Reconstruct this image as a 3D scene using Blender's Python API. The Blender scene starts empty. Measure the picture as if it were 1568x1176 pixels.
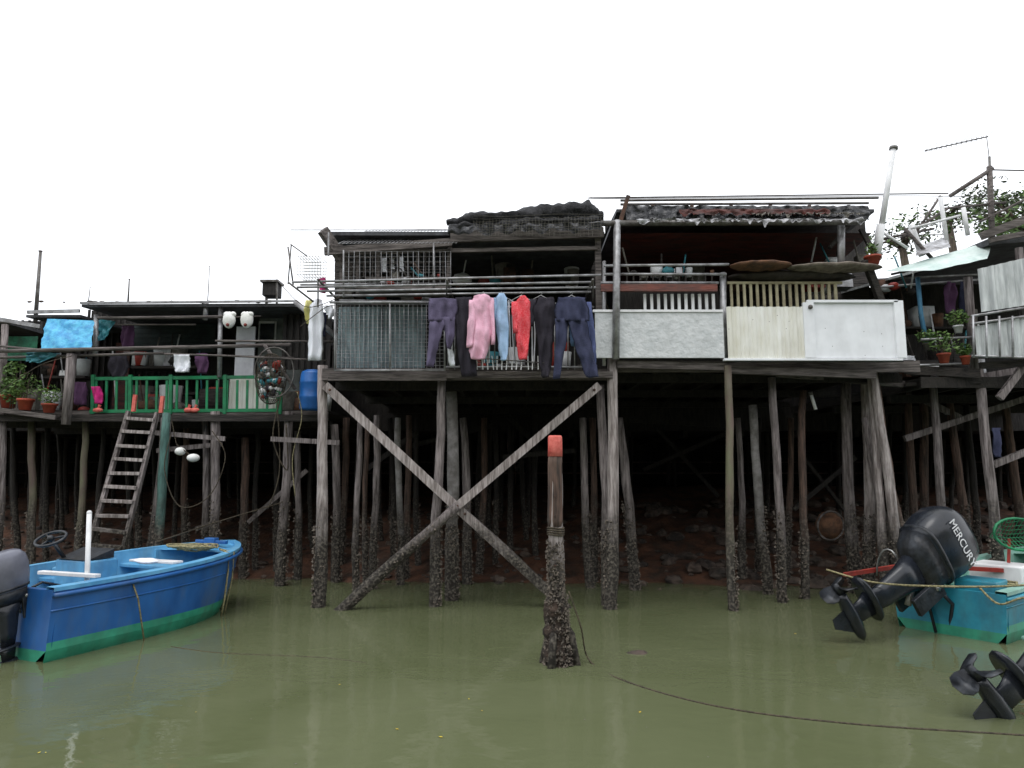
import bpy, math, random
from mathutils import Vector, Matrix, noise
R=random.Random(7)
U=R.uniform
F=1040.0; A=math.atan(132/1040.0); CH=2.0
SA,CA=math.sin(A),math.cos(A)
def W(u,v,D):
    ux=(u-784)/F; uy=(588-v)/F
    t=D/(CA-uy*SA)
    return Vector((t*ux,D,CH+t*(SA+uy*CA)))
def Wz(u,v,z):
    ux=(u-784)/F; uy=(588-v)/F
    t=(z-CH)/(SA+uy*CA)
    return Vector((t*ux,t*(CA-uy*SA),z))
def S(r,g,b):
    def f(c):
        c/=255.0
        return c/12.92 if c<=0.04045 else ((c+0.055)/1.055)**2.4
    return (f(r),f(g),f(b),1)
# ------------------------------------------------------------ materials
def M(name,c,c2=None,sc=4,rough=.75,metal=0,bump=.25,st=(1,1,1),tide=False,grime=.45,bsc=None,gcol=(0.05,0.045,0.035,1)):
    m=bpy.data.materials.new(name); m.use_nodes=True
    nt=m.node_tree; N=nt.nodes; Lk=nt.links
    p=N['Principled BSDF']; p.inputs['Roughness'].default_value=rough; p.inputs['Metallic'].default_value=metal
    if c2 is None: c2=tuple(x*.72 for x in c[:3])+(1,)
    g=N.new('ShaderNodeNewGeometry'); mp=N.new('ShaderNodeMapping'); mp.inputs['Scale'].default_value=st
    Lk.new(g.outputs['Position'],mp.inputs['Vector'])
    n1=N.new('ShaderNodeTexNoise'); n1.inputs['Scale'].default_value=sc; n1.inputs['Detail'].default_value=3; n1.inputs['Roughness'].default_value=.65
    Lk.new(mp.outputs[0],n1.inputs['Vector'])
    r1=N.new('ShaderNodeValToRGB'); r1.color_ramp.elements[0].position=.36; r1.color_ramp.elements[1].position=.64
    r1.color_ramp.elements[0].color=c; r1.color_ramp.elements[1].color=c2
    Lk.new(n1.outputs['Fac'],r1.inputs[0]); col=r1.outputs[0]
    if grime>0:
        n2=N.new('ShaderNodeTexNoise'); n2.inputs['Scale'].default_value=1.7; n2.inputs['Detail'].default_value=4; n2.inputs['Roughness'].default_value=.72
        mp2=N.new('ShaderNodeMapping'); mp2.inputs['Scale'].default_value=(1.6,1.6,.55)
        Lk.new(g.outputs['Position'],mp2.inputs['Vector']); Lk.new(mp2.outputs[0],n2.inputs['Vector'])
        r2=N.new('ShaderNodeMapRange'); r2.inputs[1].default_value=.45; r2.inputs[2].default_value=.75; r2.inputs[3].default_value=0; r2.inputs[4].default_value=grime
        Lk.new(n2.outputs['Fac'],r2.inputs[0])
        mx=N.new('ShaderNodeMixRGB'); Lk.new(r2.outputs[0],mx.inputs[0]); Lk.new(col,mx.inputs[1]); mx.inputs[2].default_value=gcol
        col=mx.outputs[0]
    if tide:
        sp=N.new('ShaderNodeSeparateXYZ'); Lk.new(g.outputs['Position'],sp.inputs[0])
        n3=N.new('ShaderNodeTexNoise'); n3.inputs['Scale'].default_value=3; n3.inputs['Detail'].default_value=2
        Lk.new(g.outputs['Position'],n3.inputs['Vector'])
        ma=N.new('ShaderNodeMath'); ma.operation='MULTIPLY_ADD'; ma.inputs[1].default_value=-1.2; Lk.new(n3.outputs['Fac'],ma.inputs[0]); Lk.new(sp.outputs[2],ma.inputs[2])
        mr=N.new('ShaderNodeMapRange'); mr.inputs[1].default_value=.2; mr.inputs[2].default_value=1.1; mr.inputs[3].default_value=1; mr.inputs[4].default_value=0
        Lk.new(ma.outputs[0],mr.inputs[0])
        n4=N.new('ShaderNodeTexNoise'); n4.inputs['Scale'].default_value=26; n4.inputs['Detail'].default_value=2
        Lk.new(g.outputs['Position'],n4.inputs['Vector'])
        r4=N.new('ShaderNodeValToRGB'); e=r4.color_ramp.elements
        e[0].position=.45; e[0].color=(.02,.016,.012,1); e[1].position=.66; e[1].color=(.12,.105,.085,1)
        Lk.new(n4.outputs['Fac'],r4.inputs[0])
        m2=N.new('ShaderNodeMixRGB'); Lk.new(mr.outputs[0],m2.inputs[0]); Lk.new(col,m2.inputs[1]); Lk.new(r4.outputs[0],m2.inputs[2]); col=m2.outputs[0]
    Lk.new(col,p.inputs['Base Color'])
    if bump>0:
        nb=N.new('ShaderNodeTexNoise'); nb.inputs['Scale'].default_value=bsc or sc*3; nb.inputs['Detail'].default_value=2
        Lk.new(mp.outputs[0],nb.inputs['Vector'])
        b=N.new('ShaderNodeBump'); b.inputs['Strength'].default_value=bump; b.inputs['Distance'].default_value=.03
        Lk.new(nb.outputs['Fac'],b.inputs['Height']); Lk.new(b.outputs[0],p.inputs['Normal'])
    return m
vs=(9,9,.8)
m_wood=M('weathered_post_wood',S(154,144,142),S(82,74,72),3,.85,st=vs,bump=.7,tide=True)
m_woodl=M('pale_post_wood',S(190,180,176),S(112,102,98),3,.85,st=vs,bump=.7,tide=True,grime=.4)
m_woodb=M('brown_post_wood',S(108,84,72),S(50,40,35),3,.85,st=vs,bump=.6,tide=True)
m_woodk=M('dark_shaded_post_wood',S(46,41,38),S(22,19,18),3,.9,st=vs,bump=.6,tide=True)  # post wood darkened to paint in the shade beneath the decks
m_woodg=M('algae_post_metal',S(104,104,80),S(104,86,80),2,.7,st=(3,3,.8),bump=.4,tide=True)
m_teal=M('teal_painted_post',S(84,124,116),S(58,84,78),3,.8,st=(5,5,1),bump=.4,tide=True)
m_conc=M('concrete_post',S(154,150,148),S(108,104,100),5,.9,bump=.5,tide=True)
m_beam=M('beam_wood',S(120,112,108),S(60,54,52),3,.85,st=(.8,6,9),bump=.5)
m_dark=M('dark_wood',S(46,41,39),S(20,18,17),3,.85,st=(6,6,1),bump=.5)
m_dark2=M('dark_wood_horizontal',S(60,54,50),S(25,22,21),3,.85,st=(1,6,9),bump=.5)
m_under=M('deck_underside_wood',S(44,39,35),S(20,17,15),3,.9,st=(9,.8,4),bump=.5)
m_redbr=M('red_brown_board',S(92,38,30),S(50,22,18),3,.7,st=(1,4,6),bump=.3)
m_brown=M('brown_rail_paint',S(120,62,48),S(78,42,34),3,.6,st=(1,6,6))
m_galv=M('galvanised_pipe',S(178,178,180),S(126,124,124),6,.45,.5,bump=.1,grime=.4)
m_steel=M('grey_steel',S(120,118,115),S(80,74,70),7,.55,.5,bump=.15)
m_rust=M('rusty_steel',S(96,66,50),S(58,44,38),8,.8,.1)
m_white=M('white_painted_panel',S(236,238,240),S(222,224,226),2,.55,bump=.08,grime=.18,gcol=(.25,.23,.2,1))
m_wcor=M('white_corrugated_sheet',S(236,236,230),S(214,212,198),2,.5,bump=.08,st=(1,1,.4),grime=.28,gcol=(.28,.24,.16,1))
m_gpan=M('pale_grey_panel',S(210,212,212),S(188,192,192),5,.6,bump=.5,bsc=14,grime=.2,gcol=(.25,.24,.22,1))
m_gcor=M('grey_corrugated_sheet',S(206,210,208),S(158,162,162),3,.45,.1,st=(4,4,.5),grime=.3)
m_tealsh=M('teal_grey_sheet',S(136,156,160),S(96,110,116),3,.6,st=(6,6,.7))
m_green=M('green_railing_paint',S(16,134,84),S(12,104,66),5,.5,bump=.1,grime=.4)
m_black=M('black_netting',S(56,56,60),S(16,16,18),34,.8,bump=1,bsc=70,grime=.2)
m_blk=M('black_plastic_sheet',S(46,46,50),S(18,18,20),6,.35,bump=.7,bsc=20,grime=0)
m_wpl=M('torn_white_plastic',S(206,206,210),S(120,118,118),7,.4,bump=.6,bsc=18,grime=.3)
m_tarpb=M('blue_tarpaulin',S(84,186,224),S(40,140,196),8,.45,bump=.6,bsc=12,grime=.15)
m_tarpt=M('turquoise_tarpaulin',S(60,140,150),S(28,96,110),6,.5,bump=.5,bsc=12,grime=.2)
m_tarpg=M('pale_green_tarpaulin',S(214,226,220),S(186,206,200),4,.5,bump=.3,grime=.15)
m_roof=M('bitumen_roof',S(78,80,84),S(46,46,50),5,.7,bump=.4)
m_dooor=M('off_white_door',S(228,228,232),S(204,204,210),3,.6,bump=.1,grime=.15)
m_pot=M('terracotta',S(176,76,52),S(140,58,42),6,.7)
m_leaf=M('leaf_green',S(104,134,62),S(46,76,30),9,.6,bump=0,grime=0)
m_leafd=M('leaf_dark',S(78,92,58),S(40,50,34),5,.6,bump=0,grime=0)
m_bark=M('bark',S(96,84,70),S(60,52,44),6,.9,st=(4,4,1))
m_barn=M('barnacle_crust',S(124,114,102),S(36,30,25),22,.85,bump=.8,bsc=50,grime=.3)
m_rope=M('rope_fibre',S(170,160,120),S(110,104,74),30,.9,bump=.6)
m_roped=M('dark_rope',S(84,74,58),S(48,42,32),30,.9)
m_rock=M('shore_rock',S(92,78,68),S(38,32,28),4,.85,bump=.8,bsc=12,grime=.5)
m_mud=M('mud_shore',S(96,64,46),S(46,32,24),3,.7,bump=1,bsc=9,grime=.5)
m_wall=M('dark_seawall_stone',S(14,13,12),S(8,7,7),3,.95,bump=.8)  # near-black colour stands in for the deep shade below the decks
m_bblue=M('boat_blue_paint',S(38,98,164),S(26,78,138),2,.38,bump=.12,st=(1,1,.6),grime=.6,gcol=(.08,.12,.16,1))
m_bint=M('boat_interior_light_blue',S(104,170,208),S(72,142,188),3,.5,bump=.15,grime=.5,gcol=(.12,.14,.15,1))
m_bgrn=M('boat_green_bottom',S(52,150,120),S(34,120,94),3,.45,bump=.12,grime=.45)
m_bteal=M('teal_boat_paint',S(40,140,160),S(24,110,132),3,.4,bump=.12,grime=.4)
m_bpale=M('pale_green_boat_paint',S(150,190,176),S(120,166,152),3,.45,grime=.35)
m_eng=M('outboard_black_gloss',S(36,40,48),S(24,27,32),3,.25,bump=.03,grime=.2)
m_engm=M('outboard_dark_metal',S(52,56,62),S(26,28,32),8,.4,.3,bump=.2)
m_engw=M('outboard_grey_cowl',S(104,106,118),S(84,86,96),4,.3,bump=.03,grime=.3)
m_chrome=M('bare_metal',S(170,170,168),S(120,120,118),8,.3,.8,bump=.1)
m_wpaint=M('white_paint',S(236,236,236),S(214,214,214),3,.5,bump=.05,grime=.15)
m_orange=M('faded_red_cap',S(222,118,106),S(196,84,74),9,.8,bump=.3,grime=.25)
m_bar=M('blue_barrel_plastic',S(34,112,194),S(24,92,164),3,.4,bump=.05,grime=.2)
m_buoy=M('white_float',S(242,242,240),S(220,220,214),5,.6,grime=.08)
m_redp=M('red_paint',S(170,52,38),S(120,38,30),4,.6)
m_mag=M('magenta_fabric',S(210,30,126),S(160,20,96),5,.8)
def cl(n,c,k=.8): 
    return M(n,c,tuple(x*k for x in c[:3])+(1,),7,.9,bump=.35,bsc=60,grime=0)
m_purple=cl('purple_cloth',S(94,86,112)); m_cblack=cl('black_cloth',S(42,38,48)); m_pink=cl('pink_cloth',S(236,184,204))
m_lblue=cl('light_blue_cloth',S(162,192,224)); m_red=M('red_patterned_cloth',S(220,52,64),S(228,106,112),40,.9,grime=0,bsc=60); m_navy=cl('navy_cloth',S(52,56,82))
m_cwhite=cl('white_cloth',S(238,240,246),.94); m_yel=cl('yellow_cloth',S(222,216,140)); m_plum=cl('plum_cloth',S(96,62,96)); m_indigo=cl('blue_grey_cloth',S(84,94,136))
m_denim=cl('denim_cloth',S(104,134,176))
m_brown_s=M('brown_sack',S(120,84,60),S(76,54,42),9,.9)
m_sackg=M('grey_sack',S(120,116,108),S(84,80,74),9,.9)
CL=[m_brown_s,m_sackg,m_wpaint,m_redp,m_galv,m_dark2,m_tarpt,m_gpan,m_rust,m_dark2,m_sackg]
# ------------------------------------------------------------ builder
class B:
    def __init__(s,name): s.name=name; s.P={}; s.cur=None; s.T=None
    def part(s,n,m,smooth=False,bev=0):
        if n not in s.P: s.P[n]=dict(v=[],f=[],m=m,s=smooth,b=bev)
        s.cur=s.P[n]; return s
    def add(s,vs,fs):
        o=len(s.cur['v'])
        if s.T is not None: vs=[s.T@Vector(v) for v in vs]
        s.cur['v']+=[Vector(v) for v in vs]; s.cur['f']+=[tuple(i+o for i in f) for f in fs]
    def loft(s,rings,closed=True,cap=True):
        n=len(rings[0]); vs=[p for r in rings for p in r]; fs=[]
        for i in range(len(rings)-1):
            for j in range(n if closed else n-1):
                k=(j+1)%n
                fs.append((i*n+j,i*n+k,(i+1)*n+k,(i+1)*n+j))
        if cap and closed:
            fs.append(tuple(range(n))[::-1]); fs.append(tuple((len(rings)-1)*n+j for j in range(n)))
        s.add(vs,fs)
    def tube(s,pts,r,n=6,jit=0,cap=True,loop=False):
        pts=[Vector(p) for p in pts]; rings=[]
        m=len(pts)
        for i,p in enumerate(pts):
            if loop: d=pts[(i+1)%m]-pts[i-1]
            else: d=pts[min(i+1,m-1)]-pts[max(i-1,0)]
            d.normalize()
            up=Vector((0,0,1)) if abs(d.z)<.9 else Vector((0,1,0))
            a=d.cross(up).normalized(); b=d.cross(a).normalized()
            rr=r[i] if isinstance(r,(list,tuple)) else r
            rings.append([p+(a*math.cos(2*math.pi*j/n)+b*math.sin(2*math.pi*j/n))*rr*(1+U(-jit,jit)) for j in range(n)])
        if loop: rings.append(rings[0]); cap=False
        s.loft(rings,True,cap)
    def rod(s,a,b,r,r2=None,n=6): s.tube([a,b],[r,r if r2 is None else r2],n)
    def box(s,p0,p1):
        x0,y0,z0=p0; x1,y1,z1=p1
        s.add([(x0,y0,z0),(x1,y0,z0),(x1,y1,z0),(x0,y1,z0),(x0,y0,z1),(x1,y0,z1),(x1,y1,z1),(x0,y1,z1)],
              [(3,2,1,0),(4,5,6,7),(0,1,5,4),(1,2,6,5),(2,3,7,6),(3,0,4,7)])
    def beam(s,a,b,w,h):
        a=Vector(a);b=Vector(b);d=(b-a).normalized()
        up=Vector((0,0,1)) if abs(d.z)<.8 else Vector((0,1,0))
        x=d.cross(up).normalized()*w/2; y=x.cross(d).normalized()*h/2
        s.add([a-x-y,a+x-y,a+x+y,a-x+y,b-x-y,b+x-y,b+x+y,b-x+y],[(0,1,2,3),(7,6,5,4),(0,4,5,1),(1,5,6,2),(2,6,7,3),(3,7,4,0)])
    def wbox(s,u0,v0,u1,v1,D,th=.04):
        a=W(u0,v1,D); b=W(u1,v0,D); s.box((a.x,D,a.z),(b.x,D+th,b.z))
    def sheet(s,fn,nu,nv):
        vs=[fn(i/nu,j/nv) for j in range(nv+1) for i in range(nu+1)]
        s.add(vs,[(j*(nu+1)+i,j*(nu+1)+i+1,(j+1)*(nu+1)+i+1,(j+1)*(nu+1)+i) for j in range(nv) for i in range(nu)])
    def ball(s,c,r,sc=(1,1,1),nu=10,nv=7,jit=0):
        c=Vector(c); rings=[]
        for i in range(nv+1):
            th=math.pi*(.02+.96*i/nv)
            rings.append([c+Vector((math.sin(th)*math.cos(2*math.pi*j/nu)*sc[0],math.sin(th)*math.sin(2*math.pi*j/nu)*sc[1],math.cos(th)*sc[2]))*r*(1+U(-jit,jit)) for j in range(nu)])
        s.loft(rings)
    def done(s):
        P={k:v for k,v in s.P.items() if v['v']}
        if not P: return None
        allv=[p for q in P.values() for p in q['v']]
        c=sum(allv,Vector())/len(allv)
        par=None
        if len(P)>1:
            par=bpy.data.objects.new(s.name,None); par.location=c; par.empty_display_size=.3; bpy.context.collection.objects.link(par)
        for k,q in P.items():
            me=bpy.data.meshes.new(k); me.from_pydata([tuple(p-c) for p in q['v']],[],q['f']); me.materials.append(q['m'])
            if q['s']: me.polygons.foreach_set('use_smooth',[True]*len(me.polygons))
            me.validate(); me.update()
            o=bpy.data.objects.new(k if par else s.name,me); bpy.context.collection.objects.link(o)
            if par: o.parent=par
            else: o.location=c
            if q['b']:
                bv=o.modifiers.new('bev','BEVEL'); bv.width=q['b']; bv.segments=2; bv.limit_method='ANGLE'
        return par
def post(b,a,c,r,r2=None,n=9,crust=1.0,bar=None,seg=9,wob=.012):
    a=Vector(a);c=Vector(c)
    d=(c-a)
    if c.z>-.4 and d.z<-.2: c=a+d*((a.z+.4)/(a.z-c.z))
    r2=r if r2 is None else r2
    pts=[];rs=[]
    ph=U(0,9)
    for i in range(seg+1):
        t=i/seg; p=a.lerp(c,t)+Vector((math.sin(t*5+ph)*wob*1.5+U(-wob,wob)*.5,U(-wob,wob),0))
        pts.append(p); rr=r+(r2-r)*t
        if p.z<1.0: rr*=1.1
        rs.append(rr*U(.95,1.05))
    b.tube(pts,rs,n,.05)
    if crust>0 and bar:
        save=b.cur; b.part(bar,m_barn)
        num=int(340*crust*(r/.08)); top=U(1.0,1.6)
        for _ in range(num):
            z=-.1+top*U(0,1)**1.4
            t=(a.z-z)/(a.z-c.z)
            if t<0 or t>1: continue
            p=a.lerp(c,t); an=U(0,6.283); rr=(r+(r2-r)*t)*1.06
            nrm=Vector((math.cos(an),math.sin(an),U(-.2,.2))); q=p+nrm*rr
            s=U(.008,.026); tx=Vector((-math.sin(an),math.cos(an),0))*s; tz=Vector((0,0,1))*s*U(.8,1.5)
            b.add([q-tx-tz*.4,q+tx-tz*.4,q+tz,q+nrm*s*U(.8,1.6),q-nrm*s],[(0,1,3),(1,2,3),(2,0,3),(1,0,4),(2,1,4),(0,2,4)])
        b.cur=save
def WP(b,u0,v0,u1,v1,D,rpx,mat,pn,D2=None,**k):
    b.part(pn+'_'+mat.name.split('_')[0],mat,True)
    r=rpx/F*D
    post(b,W(u0,v0,D),W(u1,v1,D2 or D),r*U(.88,1),r*U(1.0,1.12),bar='barnacles',wob=.018,**k)
def grid(b,u0,v0,u1,v1,D,nu,nv,r,sk=0):
    for i in range(nu+1):
        u=u0+(u1-u0)*i/nu; b.rod(W(u,v0,D),W(u+sk+U(-1,1),v1,D),r,n=3)
    for j in range(nv+1):
        v=v0+(v1-v0)*j/nv; b.rod(W(u0,v+U(-.8,.8),D+.004),W(u1,v+U(-.8,.8),D+.004),r,n=3)
def cloth(name,strips,D,mat,amp=.024,th=.035,k=22):
    b=B(name)
    for si,st in enumerate(strips):
        b.part('fabric',mat,True)
        ph=U(0,6); rings=[]
        rows=[]
        for i in range(len(st)-1):
            for q in range(6):
                t=q/6; rows.append(tuple(st[i][m]*(1-t)+st[i+1][m]*t for m in range(3)))
        rows.append(st[-1])
        n=20
        for ri,(v,ul,ur) in enumerate(rows):
            tt=ri/len(rows); ring=[]
            ul+=U(-.7,.7); ur+=U(-.7,.7)
            for side in (0,1):
                for j in range(n):
                    s=j/(n-1) if side==0 else 1-j/(n-1)
                    p=W(ul+(ur-ul)*s,v,D)
                    f=math.sin(p.x*k*2+ph+tt*2+math.sin(p.z*6)*1.1)*amp*(.35+tt)+noise.noise(Vector((p.x*6,si*5+D,p.z*5)))*amp*2+noise.noise(Vector((p.x*22,si*5+D,p.z*9)))*amp*1.1
                    hh=th*math.sqrt(max(0,1-(2*s-1)**2))*(.3+.7*min(1,tt*3))
                    ring.append(Vector((p.x,D+f+(-hh if side==0 else hh)-si*.004,p.z)))
            rings.append(ring)
        b.loft(rings)
    return b.done()
def corr(b,u0,v0,u1,v1,D,n,amp=.018,v0b=None,v1b=None):
    v0b=v0 if v0b is None else v0b; v1b=v1 if v1b is None else v1b
    vs=[];fs=[];prof=[(0,0),(.18,1),(.5,1),(.68,0)]
    pts=[]
    for i in range(n):
        for a,h in prof: pts.append(((i+a)/n,h))
    pts.append((1,0))
    for layer in (0,1):
        for t,h in pts:
            u=u0+(u1-u0)*t
            a=W(u,v0+(v0b-v0)*t,D); c=W(u,v1+(v1b-v1)*t,D)
            off=-h*amp+layer*.004
            vs+= [a+Vector((0,off,0)),Vector((a.x,c.y+off,c.z))]
    m=len(pts)
    for i in range(m-1):
        fs.append((2*i,2*i+1,2*i+3,2*i+2)); o=2*m; fs.append((o+2*i,o+2*i+2,o+2*i+3,o+2*i+1))
    b.add(vs,fs)
def planks(b,u0,v0,u1,v1,D,n,vert=True,th=.025):
    for i in range(n):
        j=U(0,.012)
        if vert:
            a=W(u0+(u1-u0)*i/n,v1,D);c=W(u0+(u1-u0)*(i+1)/n,v0,D); b.box((a.x+.004,D+j,a.z+U(-.01,.01)),(c.x-.004,D+j+th,c.z))
        else:
            a=W(u0,v1+(v0-v1)*i/n,D);c=W(u1,v1+(v0-v1)*(i+1)/n,D); b.box((a.x,D+j,a.z+.004),(c.x,D+j+th,c.z-.004))
    a=W(u0,v1,D);c=W(u1,v0,D); b.box((a.x+.01,D+.05,a.z+.01),(c.x-.01,D+.07,c.z-.01))
def foliage(b,c,rad,n,size,pn='foliage',mat=None):
    b.part(pn,mat or m_leaf); c=Vector(c)
    k=0
    while k<n:
        d=Vector((U(-1,1),U(-1,1),U(-1,1)))
        if d.length>1: continue
        p=c+Vector((d.x*rad[0],d.y*rad[1],d.z*rad[2]))
        if noise.noise(p*(1.6/max(rad)) )+U(-.25,.25)<-.12: k+=.3; continue
        a=Vector((U(-1,1),U(-1,1),U(-.6,.6))).normalized(); e=a.cross(Vector((U(-1,1),U(-1,1),U(-1,1)))).normalized()
        s=size*U(.6,1.3)
        b.add([p-a*s,p+e*s*.4,p+a*s,p-e*s*.4],[(0,1,2,3)]); k+=1
def pot_plant(name,u,v,D,r=.1,h=.18,fr=.2,potm=None):
    b=B(name); p=W(u,v,D); b.part('pot',potm or m_pot,True)
    n=14
    b.loft([[p+Vector((math.cos(2*math.pi*j/n)*rr,math.sin(2*math.pi*j/n)*rr,z)) for j in range(n)] for z,rr in ((0,r*.68),(h*.8,r*.95),(h*.8,r*1.08),(h,r*1.1),(h,r*.95),(h*.9,r*.9))])
    b.part('stems',m_bark)
    for _ in range(6): b.rod(p+Vector((0,0,h*.9)),p+Vector((U(-fr,fr)*.8,U(-fr,fr)*.8,h+fr*U(.6,1.6))),.005,n=4)
    foliage(b,p+Vector((0,0,h+fr*.8)),(fr,fr,fr*.9),230,.035)
    b.done()
def clutter(b,u0,u1,vbase,D,n,smin=.08,smax=.22,dy=.3):
    for i in range(n):
        u=U(u0,u1); p=W(u,vbase,D+U(0,dy)); p.z=W(u,vbase,D).z; s=U(smin,smax); k=R.randrange(4); m=R.choice(CL)
        b.part('clutter_'+m.name,m,k!=0)
        if k==0:
            h=s*U(.6,1.6); b.beam(p+Vector((0,0,0)),p+Vector((0,0.02,h)),s*1.2,s)
        elif k==1: b.tube([p,p+Vector((0,0,s*1.3))],[s*.4,s*.52],12)
        elif k==2: b.ball(p+Vector((0,0,s*.4)),s*.55,(1.2,.9,.8),10,7,.08)
        else: b.rod(p,p+Vector((U(-.2,.2),U(-.1,.1),s*3)),.014,n=5)
# ------------------------------------------------------------ terrain & water
b=B('water')
wm=bpy.data.materials.new('murky_green_water'); wm.use_nodes=True
nt=wm.node_tree; N=nt.nodes; Lk=nt.links; p=N['Principled BSDF']
p.inputs['Roughness'].default_value=.06; p.inputs['IOR'].default_value=1.42
g=N.new('ShaderNodeNewGeometry')
n1=N.new('ShaderNodeTexNoise'); n1.inputs['Scale'].default_value=.35; n1.inputs['Detail'].default_value=6; n1.inputs['Distortion'].default_value=1; Lk.new(g.outputs['Position'],n1.inputs['Vector'])
r=N.new('ShaderNodeValToRGB'); r.color_ramp.elements[0].position=.3; r.color_ramp.elements[1].position=.7
r.color_ramp.elements[0].color=S(86,92,64); r.color_ramp.elements[1].color=S(100,105,78)
Lk.new(n1.outputs['Fac'],r.inputs[0]); Lk.new(r.outputs[0],p.inputs['Base Color'])
mp=N.new('ShaderNodeMapping'); mp.inputs['Scale'].default_value=(1,1.3,1); Lk.new(g.outputs['Position'],mp.inputs['Vector'])
na=N.new('ShaderNodeTexNoise'); na.inputs['Scale'].default_value=1.3; na.inputs['Detail'].default_value=2; na.inputs['Distortion'].default_value=.8; Lk.new(mp.outputs[0],na.inputs['Vector'])
nb=N.new('ShaderNodeTexNoise'); nb.inputs['Scale'].default_value=8; nb.inputs['Detail'].default_value=3; Lk.new(mp.outputs[0],nb.inputs['Vector'])
ba=N.new('ShaderNodeBump'); ba.inputs['Strength'].default_value=.2; ba.inputs['Distance'].default_value=.05; Lk.new(na.outputs['Fac'],ba.inputs['Height'])
bb=N.new('ShaderNodeBump'); bb.inputs['Strength'].default_value=.17; bb.inputs['Distance'].default_value=.012; Lk.new(nb.outputs['Fac'],bb.inputs['Height']); Lk.new(ba.outputs[0],bb.inputs['Normal'])
Lk.new(bb.outputs[0],p.inputs['Normal'])
b.part('surface',wm,True); b.add([(-500,-500,0),(500,-500,0),(500,60,0),(-500,60,0)],[(0,1,2,3)]); b.done()
def gz(x,y):
    y0=12.9-.07*(x+5)*(1 if x<12 else 0); y0=max(11.6,min(13.5,y0))
    s=(y-y0)
    z=-.6 if s<-2 else (s*.3 if s<0 else min(1.5,s*.24))
    nz=noise.noise(Vector((x*.9,y*.9,0)))*.14+noise.noise(Vector((x*3,y*3,4)))*.05
    if y>22.5: z=3.5; nz*=.3
    return z+nz
b=B('ground'); b.part('mud',m_mud,True)
ys=[9.5+i*.25 for i in range(50)]+[22.2,22.45,22.55,24,30,60,500]
xs=[-500,-60]+[-16+i*.3 for i in range(110)]+[60,500]
b.add([(x,y,gz(x,y)) for y in ys for x in xs],[(j*len(xs)+i,j*len(xs)+i+1,(j+1)*len(xs)+i+1,(j+1)*len(xs)+i) for j in range(len(ys)-1) for i in range(len(xs)-1)]); b.done()
b=B('shore_rocks'); b.part('rocks',m_rock)
for i in range(1000):
    x=U(-13,14); y=12.0+U(0,1)**1.6*6; 
    if x>1: y-=.5
    s=U(.02,.13)*(1.5 if x>2 else .7)
    b.ball((x,y,gz(x,y)+s*.2),s,(U(.8,1.5),U(.7,1.2),U(.45,.8)),7,5,.16)
b.done()
b=B('seawall'); b.part('stones',m_wall,False)  # added back wall, blocks the sky between the stilts
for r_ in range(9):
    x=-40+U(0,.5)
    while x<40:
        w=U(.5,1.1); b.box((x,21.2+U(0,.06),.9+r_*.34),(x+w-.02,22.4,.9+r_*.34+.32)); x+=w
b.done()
h=B('rear_light_block'); h.part('walls',m_dark); h.box((-26,15.6,2.9),(26,21.4,4.75)); h.part('floor_beams',m_under)  # added hidden mass behind the houses, shuts out sky and light from the rear
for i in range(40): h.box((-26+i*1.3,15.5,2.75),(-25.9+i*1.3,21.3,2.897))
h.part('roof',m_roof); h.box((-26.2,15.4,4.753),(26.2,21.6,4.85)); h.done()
b=B('unseen_hill_sky_block'); b.part('slope',m_leafd,True)  # unseen hill behind the camera, added to block low sky light
def hf(s,t):
    x=-260+520*s; y=-26-90*t; z=max(0,(t*48)*(.7+.5*noise.noise(Vector((x*.012,y*.02,0))))+noise.noise(Vector((x*.1,y*.1,0)))*1.5+.3)
    return Vector((x,y,z))
b.sheet(hf,80,20); b.done()
for i in range(8):  # unseen opposite houses, added to cut low light reaching under the decks
    h=B('rear_light_block'); x0=-34+i*8.6; y0=-15+U(-.6,.6); hh=U(6.2,7.8)
    h.part('walls',R.choice([m_dark2,m_tealsh,m_beam,m_dark]),False); h.box((x0,y0-6,2.6),(x0+7.6,y0,hh-1.1)); h.part('deck',m_under); h.box((x0-.2,y0-6,2.45),(x0+7.8,y0+1,2.597))
    h.part('roof',m_roof); h.add([(x0-.3,y0+.5,hh-1.2),(x0+7.9,y0+.5,hh-1.2),(x0+7.9,y0-3,hh),(x0-.3,y0-3,hh),(x0-.3,y0-6.5,hh-1.2),(x0+7.9,y0-6.5,hh-1.2)],[(0,1,2,3),(3,2,5,4),(0,3,4),(1,5,2)])
    h.part('windows',m_eng); h.box((x0+1,y0+.005,3.4),(x0+2.2,y0+.03,4.3)); h.box((x0+4.8,y0+.005,3.4),(x0+6.2,y0+.03,4.3))
    h.part('stilts',m_wood,True)
    for k in range(4):
        for j in range(3): h.rod((x0+.3+k*2.3,y0+.8-j*3,2.5),(x0+.3+k*2.3,y0+.8-j*3,-.4),.09)
    h.done()
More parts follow.
